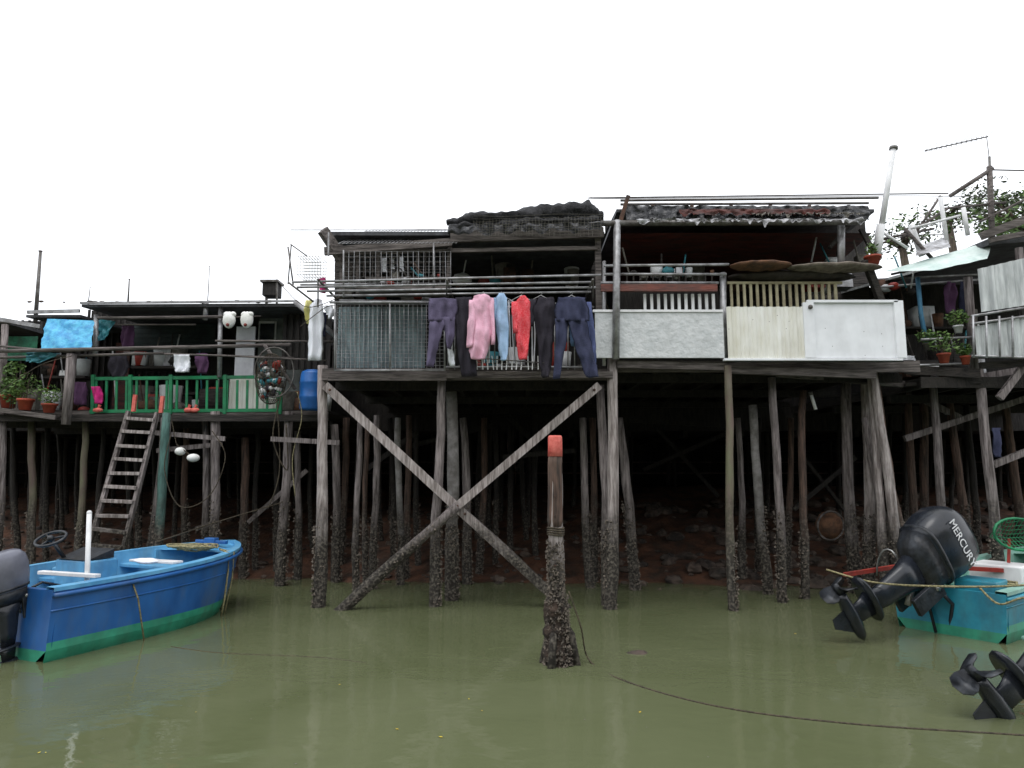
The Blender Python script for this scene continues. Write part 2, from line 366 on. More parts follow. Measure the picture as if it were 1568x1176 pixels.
# ------------------------------------------------------------ house A (left-centre)
DF=10.3
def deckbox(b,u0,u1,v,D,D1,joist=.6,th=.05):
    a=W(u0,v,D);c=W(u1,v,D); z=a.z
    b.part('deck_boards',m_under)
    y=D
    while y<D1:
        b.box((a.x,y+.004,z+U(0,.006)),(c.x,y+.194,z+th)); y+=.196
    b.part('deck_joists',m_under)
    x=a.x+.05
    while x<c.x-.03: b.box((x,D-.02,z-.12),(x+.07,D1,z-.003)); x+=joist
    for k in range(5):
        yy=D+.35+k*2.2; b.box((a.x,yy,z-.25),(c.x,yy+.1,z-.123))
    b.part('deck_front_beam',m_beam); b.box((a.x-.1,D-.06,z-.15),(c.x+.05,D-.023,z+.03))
    return z
h=B('rear_light_block')
zA=deckbox(h,505,936,568,DF,21.3)
for q in [(498,560,487,925,10.35,8.5,m_woodl),(674,578,667,930,10.4,7,m_wood),(690,600,693,905,10.9,9,m_conc),(919,590,931,940,10.5,7,m_wood),(941,548,934,935,10.22,8.5,m_woodl),
          (550,636,546,900,11.6,4.5,m_wood),(576,636,572,900,11.9,5,m_wood),(562,640,560,905,12.3,4,m_woodb),(611,640,612,880,12.3,5,m_conc),(625,636,622,870,12.8,5,m_woodb),
          (598,640,603,860,13.6,4,m_woodk),(637,640,640,860,13.4,4,m_woodk),(709,640,717,880,12.4,6,m_wood),(742,640,735,870,13.2,5,m_woodb),(757,650,760,860,13.6,4,m_woodk),
          (890,640,903,885,12,6,m_wood),(948,640,972,890,11.8,7,m_wood),(905,640,912,880,12.6,5,m_woodb)]:
    WP(h,*q[:6],q[6],'stilts')
for i in range(26):
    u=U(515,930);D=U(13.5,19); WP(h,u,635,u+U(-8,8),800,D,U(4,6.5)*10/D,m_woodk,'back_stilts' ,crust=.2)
h.part('cross_braces',m_woodl,False)
h.beam(W(498,590,10.25),W(852,918,10.25),.05,.13); 
h.beam(W(918,590,10.2),W(700,775,10.2),.07,.12)
h.part('lower_brace',m_wood,True); post(h,W(700,775,10.17),W(538,921,10.17),.07,.085,bar='barnacles',crust=.8)
post(h,W(705,780,10.3),W(856,920,10.3),.06,.07,bar='barnacles',crust=.8)
h.part('brace_bolts',m_rust,True)
for q in ((505,597),(700,775),(910,597),(712,787)): h.ball(W(q[0],q[1],10.15),.022,nu=8,nv=5)
h.part('under_deck_braces',m_woodk,False)
for q in [(780,640,840,700,14),(840,640,790,720,14.2),(600,690,760,650,14),(770,700,880,690,13),(640,660,560,720,13)]: h.beam(W(q[0],q[1],q[4]),W(q[2],q[3],q[4]),.06,.09)
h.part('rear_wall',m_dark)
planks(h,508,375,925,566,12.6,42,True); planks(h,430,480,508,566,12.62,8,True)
h.part('front_wall_boards',m_dark2)
planks(h,688,372,915,430,12.0,7,False)
planks(h,512,385,692,455,12.2,9,False)
h.part('roof',m_roof)
a=W(495,362,10.2);c=W(925,362,10.2)
h.box((a.x,10.15,a.z),(c.x,20,a.z+.06))
h.part('roof_beams',m_beam)
h.beam(W(494,352,9.95),W(556,446,10.6),.08,.17)
h.beam(W(497,385,10.1),W(692,371,10.1),.06,.12)
h.beam(W(690,364,10.1),W(924,356,10.1),.07,.16)
h.beam(W(690,384,10.15),W(915,380,10.15),.05,.06)
h.beam(W(525,388,10.2),W(690,384,10.2),.04,.05)
for u in (523,548,579,640): h.beam(W(u,375,10.3),W(u,450,10.3),.05,.05)
h.part('corner_posts',m_beam)
h.beam(W(915,358,10.2),W(917,480,10.2),.09,.09)
h.beam(W(690,365,10.3),W(684,455,10.3),.06,.06)
h.part('lattice_slats',m_beam)
for i in range(12): 
    u=530+i*13.5; h.beam(W(u,386,10.4),W(u,425,10.4),.018,.018)
for v in (395,404,414): h.beam(W(525,v,10.42),W(690,v-2,10.42),.015,.015)
h.part('shelf',m_beam); h.wbox(545,437,688,442,10.0,.5); h.wbox(560,424,684,427,10.1,.4)
clutter(h,575,680,436,10.1,12,.05,.12,.2); clutter(h,565,680,424,10.15,9,.04,.1,.15); clutter(h,700,900,430,11,16,.1,.3,.6); clutter(h,530,660,455,10.8,10,.1,.3,.6)
clutter(h,690,900,566,10.6,14,.12,.35,.8)
h.part('floor_rim_pipe',m_galv,True); h.rod(W(505,463,9.9),W(660,463,9.9),.02)
h.part('balcony_balusters',m_galv,True)
for i in range(22): 
    u=686+i*10.2; h.rod(W(u,470,10.2),W(u,566,10.2),.010,n=5)
h.rod(W(682,470,10.2),W(910,470,10.2),.018); h.rod(W(682,562,10.2),W(910,562,10.2),.018)
h.part('front_fascia',m_beam); h.beam(W(503,578,10.2),W(684,578,10.2),.06,.1); h.beam(W(684,574,10.15),W(938,574,10.15),.06,.1)
h.done()
b=B('wire_cage'); b.part('backing_sheet',m_tealsh); corr(b,519,470,585,565,10.5,9,.015); corr(b,586,470,652,565,10.6,9,.01)
b.part('wires',m_galv); grid(b,516,466,680,565,10.02,24,17,.0048)
grid(b,526,385,690,440,10.05,20,7,.004)
b.part('side_wires',m_galv)
for i in range(12):
    v=470+i*8; b.rod(W(516,v,10.02),W(516,v,10.02)+Vector((0,1.6,0)),.0035,n=3)
b.part('frame',m_galv,True)
for q in [(513,462,513,568),(681,462,681,568),(513,463,681,463),(513,567,681,567),(597,463,597,567),(526,383,526,455),(664,372,664,440)]: b.rod(W(q[0],q[1],9.99),W(q[2],q[3],9.99),.014)
b.done()
b=B('roof_wire_mesh'); b.part('wires',m_galv)
V_=Vector((.1,1.6,.80))
for i in range(32):
    u=518+i*5.8; b.rod(W(u,373,9.9),W(u,373,9.9)+V_,.0045,n=3)
for j in range(9):
    o=V_*j/8; b.rod(W(518,373,9.9)+o,W(700,371,9.9)+o,.0045,n=3)
b.part('supports',m_galv); b.rod(W(445,352,10.0),W(690,352,10.6),.008); b.rod(W(503,356,9.9),W(503,392,9.9),.012)
b.done()
b=B('fishing_net_bundle'); b.part('net',m_black,True)
def bundle(b,pts,rs,n=20,m=140,k=1):
    rings=[]
    for i in range(m+1):
        t=i/m*(len(pts)-1); q_=min(int(t),len(pts)-2); f=t-q_
        p=Vector(pts[q_]).lerp(Vector(pts[q_+1]),f); r=rs[q_]*(1-f)+rs[q_+1]*f
        ring=[]
        for j in range(n):
            an=2*math.pi*j/n
            q=p+Vector((0,math.cos(an)*r*2.2,math.sin(an)*r))
            nz=(noise.noise(Vector((q.x*2.2,q.y*3,q.z*5)))*.11+noise.noise(Vector((q.x*9,q.y*14,q.z*20)))*.05)*k
            ring.append(q+Vector((0,math.cos(an),math.sin(an)))*nz)
        rings.append(ring)
    b.loft(rings)
bundle(b,[W(684,340,10.3),W(730,341,10.3),W(780,336,10.3),W(850,334,10.3),W(900,329,10.3),W(922,336,10.3)],[.04,.11,.13,.15,.15,.06])
bundle(b,[W(688,352,10.15),W(800,347,10.15),W(915,342,10.15)],[.05,.09,.08],20,110,.8)
b.part('hanging_net',m_sackg)
for i in range(40):
    u=725+i*5; b.rod(W(u,328+(920-u)*.04+U(0,4),9.80),W(u+U(-3,3),362,9.80),.0035,n=3)
for j in range(8): b.tube([W(725+k*20,331+j*4.2+U(-1.5,1.5)-k*.3,9.79) for k in range(11)],.0035,3)
b.part('loose_edge',m_blk,True)
b.sheet(lambda s,t: W(686+236*s,347-8*s+t*(12+9*noise.noise(Vector((s*14,0,2)))),9.9)+Vector((0,noise.noise(Vector((s*20,t*2,7)))*.08,0)),120,3)
b.done()
b=B('clothes_drying_poles'); b.part('poles',m_galv,True)
for q in [(447,432,920,421,9.55),(455,440,908,432,9.7),(470,446,912,440,9.85),(500,453,905,447,10.0),(520,460,905,466,10.05),(460,436,690,434,10.2)]:
    b.rod(W(q[0],q[1],q[4]),W(q[2],q[3],q[4]),.017,n=8)
b.part('brackets',m_steel,True)
for u in (487,684,908): b.rod(W(u,428,9.5),W(u,428,9.5)+Vector((0,1.2,-.02)),.018); b.rod(W(u,470,10.3),W(u,428,9.6),.012)
b.rod(W(441,378,9.7),W(449,436,9.7),.012);b.rod(W(446,374,9.7),W(441,435,9.9),.01);b.rod(W(441,432,9.6),W(480,462,9.9),.014);b.rod(W(445,374,9.7),W(470,392,9.7),.01)
b.done()
def hangers(us,D=9.75,v=452):
    for u in us:
        b=B('clothes_hanger'); b.part('wire',m_wpaint,True)
        c=W(u,v,D)
        b.tube([c+Vector((0,0,.0)),c+Vector((.02,0,.03)),c+Vector((0,0,.05)),c+Vector((-.02,0,.03))],.004,4)
        b.tube([c,c+Vector((-.19,0,-.1)),c+Vector((.19,0,-.1))],.005,4,loop=True); b.done()
hangers([740,768,798,828,875],9.72)
cloth('trousers',[[(457,657,699),(470,656,701),(492,655,696)],[(486,674,697),(515,682,697),(534,685,690)],[(486,660,692),(500,657,680),(540,654,669),(562,653,664)]],9.65,m_purple)
cloth('black_shirt',[[(455,697,722),(480,697,730),(530,699,728),(576,706,731)]],9.7,m_cblack)
cloth('pink_shirt',[[(450,733,742),(453,726,750),(462,722,754),(490,723,755),(520,720,752),(536,717,748),(550,722,742)],[(456,746,756),(490,751,758),(528,752,758)],[(460,719,730),(500,716,727),(532,714,724)]],9.55,m_pink)
cloth('light_blue_shirt',[[(449,764,772),(456,759,776),(500,759,779),(540,764,778),(552,767,776)],[(456,756,764),(470,755,764),(490,757,764)]],9.6,m_lblue)
cloth('red_shirt',[[(453,797,804),(462,790,812),(498,787,812),(530,791,810),(550,794,807)],[(462,783,793),(510,785,792)]],9.6,m_red)
cloth('dark_top',[[(455,824,848),(475,815,852),(515,822,847),(560,826,845),(578,830,840)],[(458,812,822),(500,806,817)]],9.7,m_cblack)
cloth('navy_jacket',[[(455,855,896),(475,848,902),(492,852,902)],[(488,868,898),(530,880,906),(560,891,914),(578,897,917)],[(488,850,872),(530,850,866),(580,846,857)]],9.55,m_navy)
cloth('blue_trousers',[[(462,893,905),(500,897,910),(545,903,914),(570,900,912)]],9.72,m_indigo)
cloth('denim_shorts',[[(490,872,888),(515,872,892),(530,874,890)]],9.68,m_denim)
cloth('grey_vest',[[(500,684,696),(530,684,693),(560,688,697)]],9.8,m_cwhite)
for q in ((587,395,10.4),(600,393,10.45),(614,394,10.4)): cloth('sock',[[(q[1],q[0]-4,q[0]+4),(q[1]+14,q[0]-3,q[0]+4),(q[1]+22,q[0]-2,q[0]+5)]],q[2],m_cwhite,.005,.012)
b=B('sock_hanger'); b.part('frame',m_steel,True)
b.tube([W(726,548,9.7),W(836,556,9.7),W(836,562,9.9),W(726,554,9.9)],.008,4,loop=True)
b.part('pegs',m_wpaint)
for i in range(14): u=730+i*7.8; b.beam(W(u,545,9.75),W(u+U(-3,3),566,9.75),.014,.014)
b.part('strings',m_cwhite)
for u in (738,748,779,784,815,820,856): b.tube([W(u,460,9.8),W(u+U(-3,3),510,9.8),W(u+U(-4,4),556,9.8)],.008,4)
b.done()
# ------------------------------------------------------------ house B (right-centre)
h=B('rear_light_block')
zB=deckbox(h,940,1400,556,DF+.1,21.3)
for q in [(1112,560,1124,940,10.1,6,m_woodg),(1183,578,1198,930,10.7,6,m_wood),(1152,620,1175,895,11.4,6.5,m_conc),(1230,598,1231,905,11.0,5.5,m_woodb),
          (1293,585,1307,850,11.5,8,m_wood),(1326,556,1331,850,11.2,8,m_woodl),(1210,640,1206,880,12.5,5,m_woodb),(1130,640,1137,880,12.4,5,m_wood),(1163,640,1160,870,13,4,m_woodk)]:
    WP(h,*q[:6],q[6],'stilts')
for i in range(20):
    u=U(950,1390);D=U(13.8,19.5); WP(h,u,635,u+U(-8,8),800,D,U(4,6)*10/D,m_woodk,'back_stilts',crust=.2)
for q in [(1330,555,1352,830,10.7,6,m_woodl),(1338,560,1372,845,10.6,7,m_woodl),(1342,590,1385,850,10.9,6,m_woodb),(1322,640,1368,850,11,5,m_wood),(1347,640,1378,850,10.75,5,m_wpl)]:
    WP(h,*q[:6],q[6],'leaning_poles',crust=.4)
h.part('under_deck_braces',m_woodk)
for q in [(1215,780,1310,700,13),(1230,700,1300,790,13.4),(985,720,1120,660,15),(1000,650,1100,760,15.4),(900,640,1120,652,14)]: h.beam(W(q[0],q[1],q[4]),W(q[2],q[3],q[4]),.06,.08)
h.part('front_beam',m_beam); h.beam(W(945,558,10.15),W(1112,562,10.15),.08,.11); h.beam(W(1118,566,10.2),W(1340,574,10.2),.08,.12); h.beam(W(1190,572,10.6),W(1400,590,11.2),.08,.1)
h.part('rear_wall',m_dark); planks(h,930,338,1325,556,13.2,40); planks(h,1325,440,1400,556,13.1,8)
h.part('terrace_wall',m_dark2); planks(h,960,400,1330,480,12.6,7,False)
h.part('door_opening_frame',m_rust); h.wbox(1225,362,1232,440,12.4,.05); h.wbox(1140,362,1146,440,12.4,.05); h.wbox(1140,360,1232,366,12.4,.05)
h.part('red_lining',m_redbr); a=W(950,352,10.4);c=W(1335,352,10.4)
h.add([(a.x,10.4,a.z-.05),(c.x,10.4,a.z-.05),(c.x,12.9,a.z-.35),(a.x,12.9,a.z-.35)],[(0,1,2,3)])
planks(h,960,360,1235,402,12.5,5,False)
h.part('roof',m_roof); z=W(950,322,10.2).z
x0=W(945,330,10.1).x;x1=W(1342,330,10.1).x
h.add([(x0,10.15,z),(x1,10.15,z),(x1,12,z+.12),(x0,12,z+.12),(x1,20,z-.2),(x0,20,z-.2),(x0,10.15,z-.05),(x1,10.15,z-.05),(x1,20,z-.28),(x0,20,z-.28)],[(0,1,2,3),(3,2,4,5),(6,9,8,7),(0,6,7,1),(1,7,8,4),(0,5,9,6)])
h.part('roof_poles',m_steel,True)
for q in [(950,307,1345,303,10.3),(950,313,1330,311,10.2),(948,322,1330,320,10.1),(905,303,1452,296,10.5)]: h.rod(W(q[0],q[1],q[4]),W(q[2],q[3],q[4]),.02 if q[0]!=905 else .011)
h.part('front_gutter_pipe',m_steel,True); h.rod(W(920,342,9.95),W(1322,340,9.95),.045,n=10)
h.part('roof_rafters',m_rust)
h.beam(W(962,300,10.0),W(948,345,10.0),.06,.06)
for u in (1000,1060,1120,1180,1240,1300): h.beam(W(u,316,10.1),W(u,316,10.1)+Vector((0,2.2,.12)),.05,.05)
h.part('posts',m_galv,True)
h.rod(W(945,338,9.95),W(943,550,9.95),.055,n=10); h.rod(W(1288,345,10.1),W(1288,405,10.1),.055,n=10); h.rod(W(1107,418,10.1),W(1108,550,10.1),.05,n=10)
h.rod(W(925,400,10.15),W(925,560,10.15),.03,n=8)
h.part('wooden_struts',m_dark2)
h.beam(W(1318,350,10.2),W(1345,400,10.2),.07,.05); h.beam(W(1270,380,10.3),W(1300,345,10.3),.08,.05); h.beam(W(1325,398,10),W(1352,470,10.3),.1,.09)
h.part('terrace_rails',m_galv,True)
for q in [(925,407,1116,405,10),(925,420,1112,420,10.02),(920,433,1100,433,10.05)]: h.rod(W(q[0],q[1],q[4]),W(q[2],q[3],q[4]),.022,n=8)
h.part('brown_rail',m_brown); h.beam(W(920,441,10.0),W(1098,441,10.0),.05,.11)
h.part('lattice',m_dark2); 
for i in range(14): u=960+i*10; h.beam(W(u,420,10.2),W(u,437,10.2),.02,.02)
clutter(h,955,1100,420,10.35,14,.06,.16,.3); clutter(h,1240,1330,400,10.6,6,.08,.16,.3); clutter(h,1000,1300,440,11.6,14,.2,.4,.6); clutter(h,1345,1400,440,10.8,7,.1,.2,.6)
h.part('baluster_backing',m_dark); h.wbox(945,446,1100,478,10.35,.03)
h.part('white_balusters',m_wpaint)
for i in range(11): u=986+i*10.5; h.wbox(u,450,u+3.4,477,10.12,.03)
h.part('yellow_balusters',M('cream_paint',S(196,188,156),S(156,146,118)))
for i in range(17): u=1119+i*10; h.wbox(u,433,u+2.4,470,10.2,.025)
h.wbox(1114,431,1290,434.5,10.19,.04)
h.part('grey_front_panel',m_gpan,False,.004); h.wbox(912,477,1107,548,10.0,.04)
h.part('panel_rim',m_wpaint); h.wbox(908,474,1107,477.5,9.98,.06)
h.part('white_corrugated_panel',m_wcor); corr(h,1112,470,1236,550,9.98,10,.025)
h.part('panel_frame',m_white,False,.004); h.wbox(1109,548.5,1383,552,9.93,.07); h.wbox(1375,460,1383,548,9.93,.05); h.wbox(1236,459,1375,463,9.93,.05);h.wbox(1234,463,1246,548,9.93,.05)
h.part('flat_white_panel',m_white); h.wbox(1246,463,1375,548,9.97,.03)
h.part('panel_rivets',m_steel,True)
for k in range(14): h.ball(W(U(1115,1370),U(465,545),9.925),.006,nu=6,nv=4)
h.ball(W(1241,470,9.92),.035)
h.part('sheet_edge_strip',m_dark); h.beam(W(1112,553.5,10.0),W(1383,553.5,10.0),.03,.02)
h.done()
b=B('torn_plastic_awning'); b.part('black_sheet',m_blk,True)
def fr(vt,vb,D,amp,e,u0=958,u1=1330,rag=1):
    def fn(s,t):
        u=u0+(u1-u0)*s
        vbb=vb+(noise.noise(Vector((s*17,e,0)))*7+noise.noise(Vector((s*60,e,3)))*5)*rag
        v=vt+(vbb-vt)*t+noise.noise(Vector((s*20,0,e)))*1.5
        p=W(u,v,D); p.y+=noise.noise(Vector((u*.09,t*3,e)))*amp-t*.05; return p
    return fn
b.sheet(fr(315,338,10.02,.08,1,958,1330,.7),160,6)
b.part('white_sheet',m_wpl,True); b.sheet(fr(335,341,9.86,.1,5,975,1325),200,4)
b.part('grey_sheet',m_sackg,True); b.sheet(fr(326,330,9.93,.06,19,1150,1320,1.2),100,4)
b.part('red_sheet',m_redbr,True); b.sheet(fr(320,330,9.95,.06,13,1040,1270,.7),100,4)
b.done()
def bundlepart(name,mat,u0,u1,v,D,hpx):
    b=B(name); b.part('fabric',mat,True)
    n=30;rings=[]
    for i in range(n+1):
        t=i/n; w=math.sqrt(max(.02,1-(2*t-1)**2))
        p=W(u0+(u1-u0)*t,v+noise.noise(Vector((t*6,v,0)))*2,D)
        rings.append([p+Vector((0,math.cos(a)*.25*w,math.sin(a)*hpx/F*D*w*(1+.3*noise.noise(Vector((t*9,a,1)))))) for a in [2*math.pi*j/12 for j in range(12)]])
    b.loft(rings); b.done()
bundlepart('round_drying_tray',m_brown_s,1118,1212,407,10.0,6); bundlepart('round_drying_tray',M('grey_brown_tray',S(130,120,108),S(90,80,70),9),1206,1350,410,10.0,6)
bundlepart('rolled_mat',M('dark_mat',S(64,56,50),S(36,30,28),9),1115,1310,424,10.3,9)
b=B('flower_pot'); p=W(1337,405,10.0); b.part('pot',m_pot,True); n=14
b.loft([[p+Vector((math.cos(2*math.pi*j/n)*rr,math.sin(2*math.pi*j/n)*rr,z)) for j in range(n)] for z,rr in ((0,.08),(.1,.11),(.1,.125),(.13,.125),(.13,.1))]); foliage(b,p+Vector((0,0,.24)),(.09,.09,.12),120,.03); b.done()
b=B('chimney_pipe'); b.part('pipe',m_wpaint,True); b.tube([W(1342,392,10.4),W(1349,345,10.4)],.065,10); b.tube([W(1350,345,10.4),W(1368,228,10.4)],.045,10); b.part('cap',m_steel,True); b.rod(W(1368,229,10.4),W(1368.5,225,10.4),.065,n=10); b.done()
b=B('tv_antenna'); b.part('boom',m_steel,True); b.rod(W(1416,231,12.5),W(1513,209,12.5),.012); b.part('elements',m_steel)
for i in range(13):
    t=i/12; p=W(1418+93*t,230.5-21*t,12.5); b.rod(p-Vector((.05,.28,.0)),p+Vector((.05,.28,.0)),.005,n=4); b.rod(p-Vector((0,0,.045)),p+Vector((0,0,.045)),.006,n=4)
b.part('mast',m_steel,True); b.rod(W(1515,240,12.5),W(1520,400,12.5),.025); b.rod(W(1511,211,12.5),W(1515,245,12.5),.008); b.done()
# ------------------------------------------------------------ house C (left)
h=B('rear_light_block'); DC=12.3
zC=deckbox(h,-60,500,632,DC,21.3)
h.part('front_leaning_post',m_wood,True); h.rod(W(110,542,11.9),W(101,650,11.9),.085,.075,9)
for q in [(1,620,-4,840,12.2,7,m_wood),(50,640,46,840,12.6,5,m_woodg),(130,645,122,830,12.5,5,m_woodg),(158,650,150,830,13,4,m_woodk),(254,640,236,830,12.1,8,m_wood),(313,640,316,860,12.5,5,m_wood),(328,630,330,850,12.2,7,m_wood),
          (374,670,374,860,13,6,m_woodb),(394,660,392,870,13.4,4,m_woodk),(420,665,424,870,13.3,4,m_woodk),(441,630,432,880,12.2,7,m_wood),(458,660,455,880,12.9,5,m_wood),(285,650,284,850,13.3,5,m_woodb),(210,650,212,840,13.4,4,m_woodk),(70,650,72,840,13.6,4,m_woodk),(20,650,24,840,13.5,4,m_woodk),(512,650,516,890,12.6,6,m_wood),(530,640,522,880,13.5,5,m_woodb),(-90,640,-92,860,12.3,7,m_wood),(-180,640,-182,860,12.3,7,m_wood)]:
    WP(h,*q[:6],q[6],'stilts',crust=.8)
for i in range(30):
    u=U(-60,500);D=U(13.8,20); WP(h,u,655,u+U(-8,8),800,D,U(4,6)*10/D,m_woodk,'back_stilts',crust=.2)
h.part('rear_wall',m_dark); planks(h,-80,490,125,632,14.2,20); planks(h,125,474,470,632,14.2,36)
h.part('inner_teal_boards',M('dark_teal_boards',S(42,56,56),S(24,34,34),4)); planks(h,190,495,330,540,13.9,6,False); 
h.part('inner_brown_boards',m_redbr); h.wbox(170,525,200,632,13.7,.04)
h.part('grey_side_wall',M('grey_plaster',S(140,146,142),S(100,104,100),4)); h.wbox(392,480,470,600,13.4,.05)
h.part('window_frame',m_wpaint); h.wbox(398,492,420,495,13.37,.03);h.wbox(398,520,420,523,13.37,.03);h.wbox(395,492,398,523,13.36,.03);h.wbox(420,492,423,523,13.36,.03)
h.part('window_glass',m_eng); h.wbox(398,495,420,520,13.385,.01)
h.part('white_door',m_dooor,False,.004); h.wbox(355,500,391,640,12.9,.05)
h.part('white_lower_screen',m_wcor); corr(h,352,578,425,628,12.42,9,.015)
h.part('inner_shelves',m_dark2)
for q in [(200,300,560),(60,130,575),(230,330,600)]: h.wbox(q[0],q[2],q[1],q[2]+4,13.3,.4)
clutter(h,200,300,560,13.35,14,.1,.3,.3); clutter(h,60,130,575,13.3,8,.1,.3,.3); clutter(h,160,340,630,12.8,22,.15,.45,.8); clutter(h,20,130,630,12.5,14,.15,.4,.8); clutter(h,430,500,630,12.4,10,.12,.35,.8)
h.part('roof',m_roof); a=W(125,466,12.1); c=W(452,466,12.1); 
h.add([(a.x,12.1,a.z),(c.x,12.1,a.z+.02),(c.x+.8,18,a.z+.35),(a.x,18,a.z+.35),(a.x,12.1,a.z-.05),(c.x,12.1,a.z-.04),(c.x+.8,18,a.z+.28),(a.x,18,a.z+.28)],[(0,1,2,3),(7,6,5,4),(0,4,5,1),(1,5,6,2),(0,3,7,4)])
a=W(40,482,12.3);c=W(124,478,12.3); h.add([(a.x,12.3,a.z),(c.x,12.3,a.z),(c.x,18,a.z+.3),(a.x,18,a.z+.3),(a.x,12.3,a.z-.05),(c.x,12.3,a.z-.05),(c.x,18,a.z+.24),(a.x,18,a.z+.24)],[(0,1,2,3),(7,6,5,4),(0,4,5,1),(1,5,6,2),(0,3,7,4)])
h.part('roof_edge_trim',m_galv); h.beam(W(123,464,12.05),W(452,461,12.05),.04,.035); h.beam(W(42,478,12.2),W(122,476,12.2),.04,.06)
h.part('roof_stones',m_rock)
for i in range(26): h.ball(W(U(45,440),U(461,463),12.25+U(0,.5)),U(.02,.045),(1.6,1,.6),6,4,.2)
h.part('awning_posts',m_galv,True)
for q in [(148,482,146,545,12.2),(338,470,336,578,12.2),(316,462,314,490,12.2),(452,462,520,520,11.4)]: h.rod(W(q[0],q[1],q[4]),W(q[2],q[3],q[4]),.045,n=8)
h.part('front_poles',m_beam,True)
for q in [(-20,538,445,528,11.8,.035),(150,487,345,485,12.1,.03),(-20,548,250,541,12.0,.025),(190,540,450,548,12.1,.02),(120,497,300,497,12.3,.015),(345,486,400,484,12.1,.012),(-20,528,110,540,12,.02),(-20,490,60,500,12.3,.02),(405,528,452,596,11.7,.03),(330,522,510,523,11.2,.02),(350,545,500,552,11.4,.016)]: h.rod(W(q[0],q[1],q[4]),W(q[2],q[3],q[4]),q[5],n=7)
h.part('green_railing',m_green,False)
h.beam(W(143,580,12.25),W(430,577,12.25),.05,.06); h.beam(W(138,630,12.25),W(430,628,12.25),.05,.06)
for i in range(19):
    u=148+i*15.4; a=W(u,582,12.25); c=W(u-1,629,12.25); h.beam(a,c,.04,.022)
for u in (143,200,262,345,430): h.beam(W(u,574,12.24),W(u-1,634,12.24),.06,.05)
h.part('deck_edge',m_dark2); h.beam(W(-60,640,12.1),W(500,640,12.1),.06,.12)
h.part('low_cross_beams',m_wood)
for q in [(230,662,345,672,11.9),(415,672,520,678,11.5),(240,690,340,680,12.3),(380,800,470,720,12.9),(300,810,330,800,12.2)]: h.beam(W(q[0],q[1],q[4]),W(q[2],q[3],q[4]),.05,.08)
h.done()
b=B('mooring_pile'); b.part('pile',m_teal,True); post(b,W(257,632,11.8),W(243,800,11.8),.07,.08,bar='barnacles',crust=.7); b.done()
h=B('rear_light_block'); h.part('wall_boards',m_dark); planks(h,-200,508,2,628,13.0,20); h.part('roof',m_roof)
a=W(-220,495,12.3);c=W(10,492,12.3); h.box((a.x,12.3,a.z),(c.x,18,a.z+.06)); h.part('green_screen',M('green_shade_cloth',S(40,120,90),S(24,84,64),8)); h.wbox(5,515,58,552,12.8,.02)
h.part('roof_edge_trim',m_galv); h.beam(W(-5,488,12.2),W(62,500,12.2),.04,.07); h.part('corner_post',m_wood,True); h.rod(W(8,497,12.2),W(2,625,12.2),.06)
h.part('step_boards',m_beam); h.beam(W(-20,625,12),W(90,640,12),.2,.08); h.done()
def tarp(name,mat,c4,D4,amp=.06,nu=24,nv=12):
    b=B(name); b.part('sheet',mat,True); P=[W(c[0],c[1],d) for c,d in zip(c4,D4)]
    e=U(0,50)
    def fn(s,t):
        p=(P[0].lerp(P[1],s)).lerp(P[3].lerp(P[2],s),t)
        n_=noise.noise(Vector((s*4,t*4,e)))*amp+noise.noise(Vector((s*11,t*9,e)))*amp*.4
        return p+Vector((n_*.3,n_,n_*.5*(1 if t>.9 else .3)))
    b.sheet(fn,nu,nv); b.done()
tarp('blue_tarp',m_tarpb,[(70,488),(146,491),(140,532),(60,535)],[12.1,12.1,11.8,11.8])
tarp('turquoise_tarp',m_tarpt,[(146,488),(178,492),(160,520),(148,522)],[12.2]*4)
tarp('turquoise_tarp',m_tarpt,[(40,538),(95,541),(60,556),(40,553)],[11.9]*4)
cloth('towel',[[(543,266,291),(560,266,292),(570,268,290)]],12.0,m_cwhite)
cloth('dark_coat',[[(497,186,205),(515,184,207),(535,186,206)]],12.9,m_plum)
cloth('grey_cloth',[[(542,168,195),(560,165,198),(578,172,190)]],12.3,m_cblack)
cloth('towel',[[(541,300,318),(556,300,320),(572,302,318)]],12.4,m_plum)
for u in (351,378):
    b=B('plush_slipper'); b.part('fluffy_shoe',m_buoy,True)
    p=W(u,490,11.8); b.ball(p,.12,(.95,.6,1.25),12,8,.05); b.ball(p+Vector((-.05,0,.1)),.065,(.9,.7,.8),10,6,.05); b.ball(p+Vector((.06,0,.1)),.065,(.9,.7,.8),10,6,.05)
    b.part('toe',m_redp,True); b.ball(p+Vector((0,-.06,-.1)),.03); b.done()
cloth('yellow_shirt',[[(460,468,480),(475,466,482),(495,468,480)]],10.9,m_yel)
cloth('white_shirt',[[(458,480,492),(470,474,495),(500,472,496),(552,471,494)],[(468,494,510),(480,500,514),(488,502,508)]],10.8,m_cwhite)
cloth('navy_shirt',[[(478,492,500),(500,490,498),(515,492,498)]],10.9,m_navy)
cloth('pink_rag',[[(425,488,499),(440,487,500),(448,490,498)]],10.5,m_mag)
b=B('blue_barrel'); b.part('drum',m_bar,True); p=W(477,628,11.9); n=20
b.loft([[p+Vector((math.cos(2*math.pi*j/n)*rr,math.sin(2*math.pi*j/n)*rr,z)) for j in range(n)] for z,rr in ((0,.19),(.03,.21),(.2,.215),(.22,.225),(.24,.215),(.46,.215),(.48,.225),(.5,.215),(.64,.2),(.68,.18),(.68,.15))])
b.part('lid',m_bar,True); b.ball(p+Vector((0,0,.69)),.15,(1,1,.2)); b.done()
b=B('net_bag_of_bottles'); cols=[m_tarpt,m_redp,m_buoy,m_cblack,m_wpaint,m_sackg]
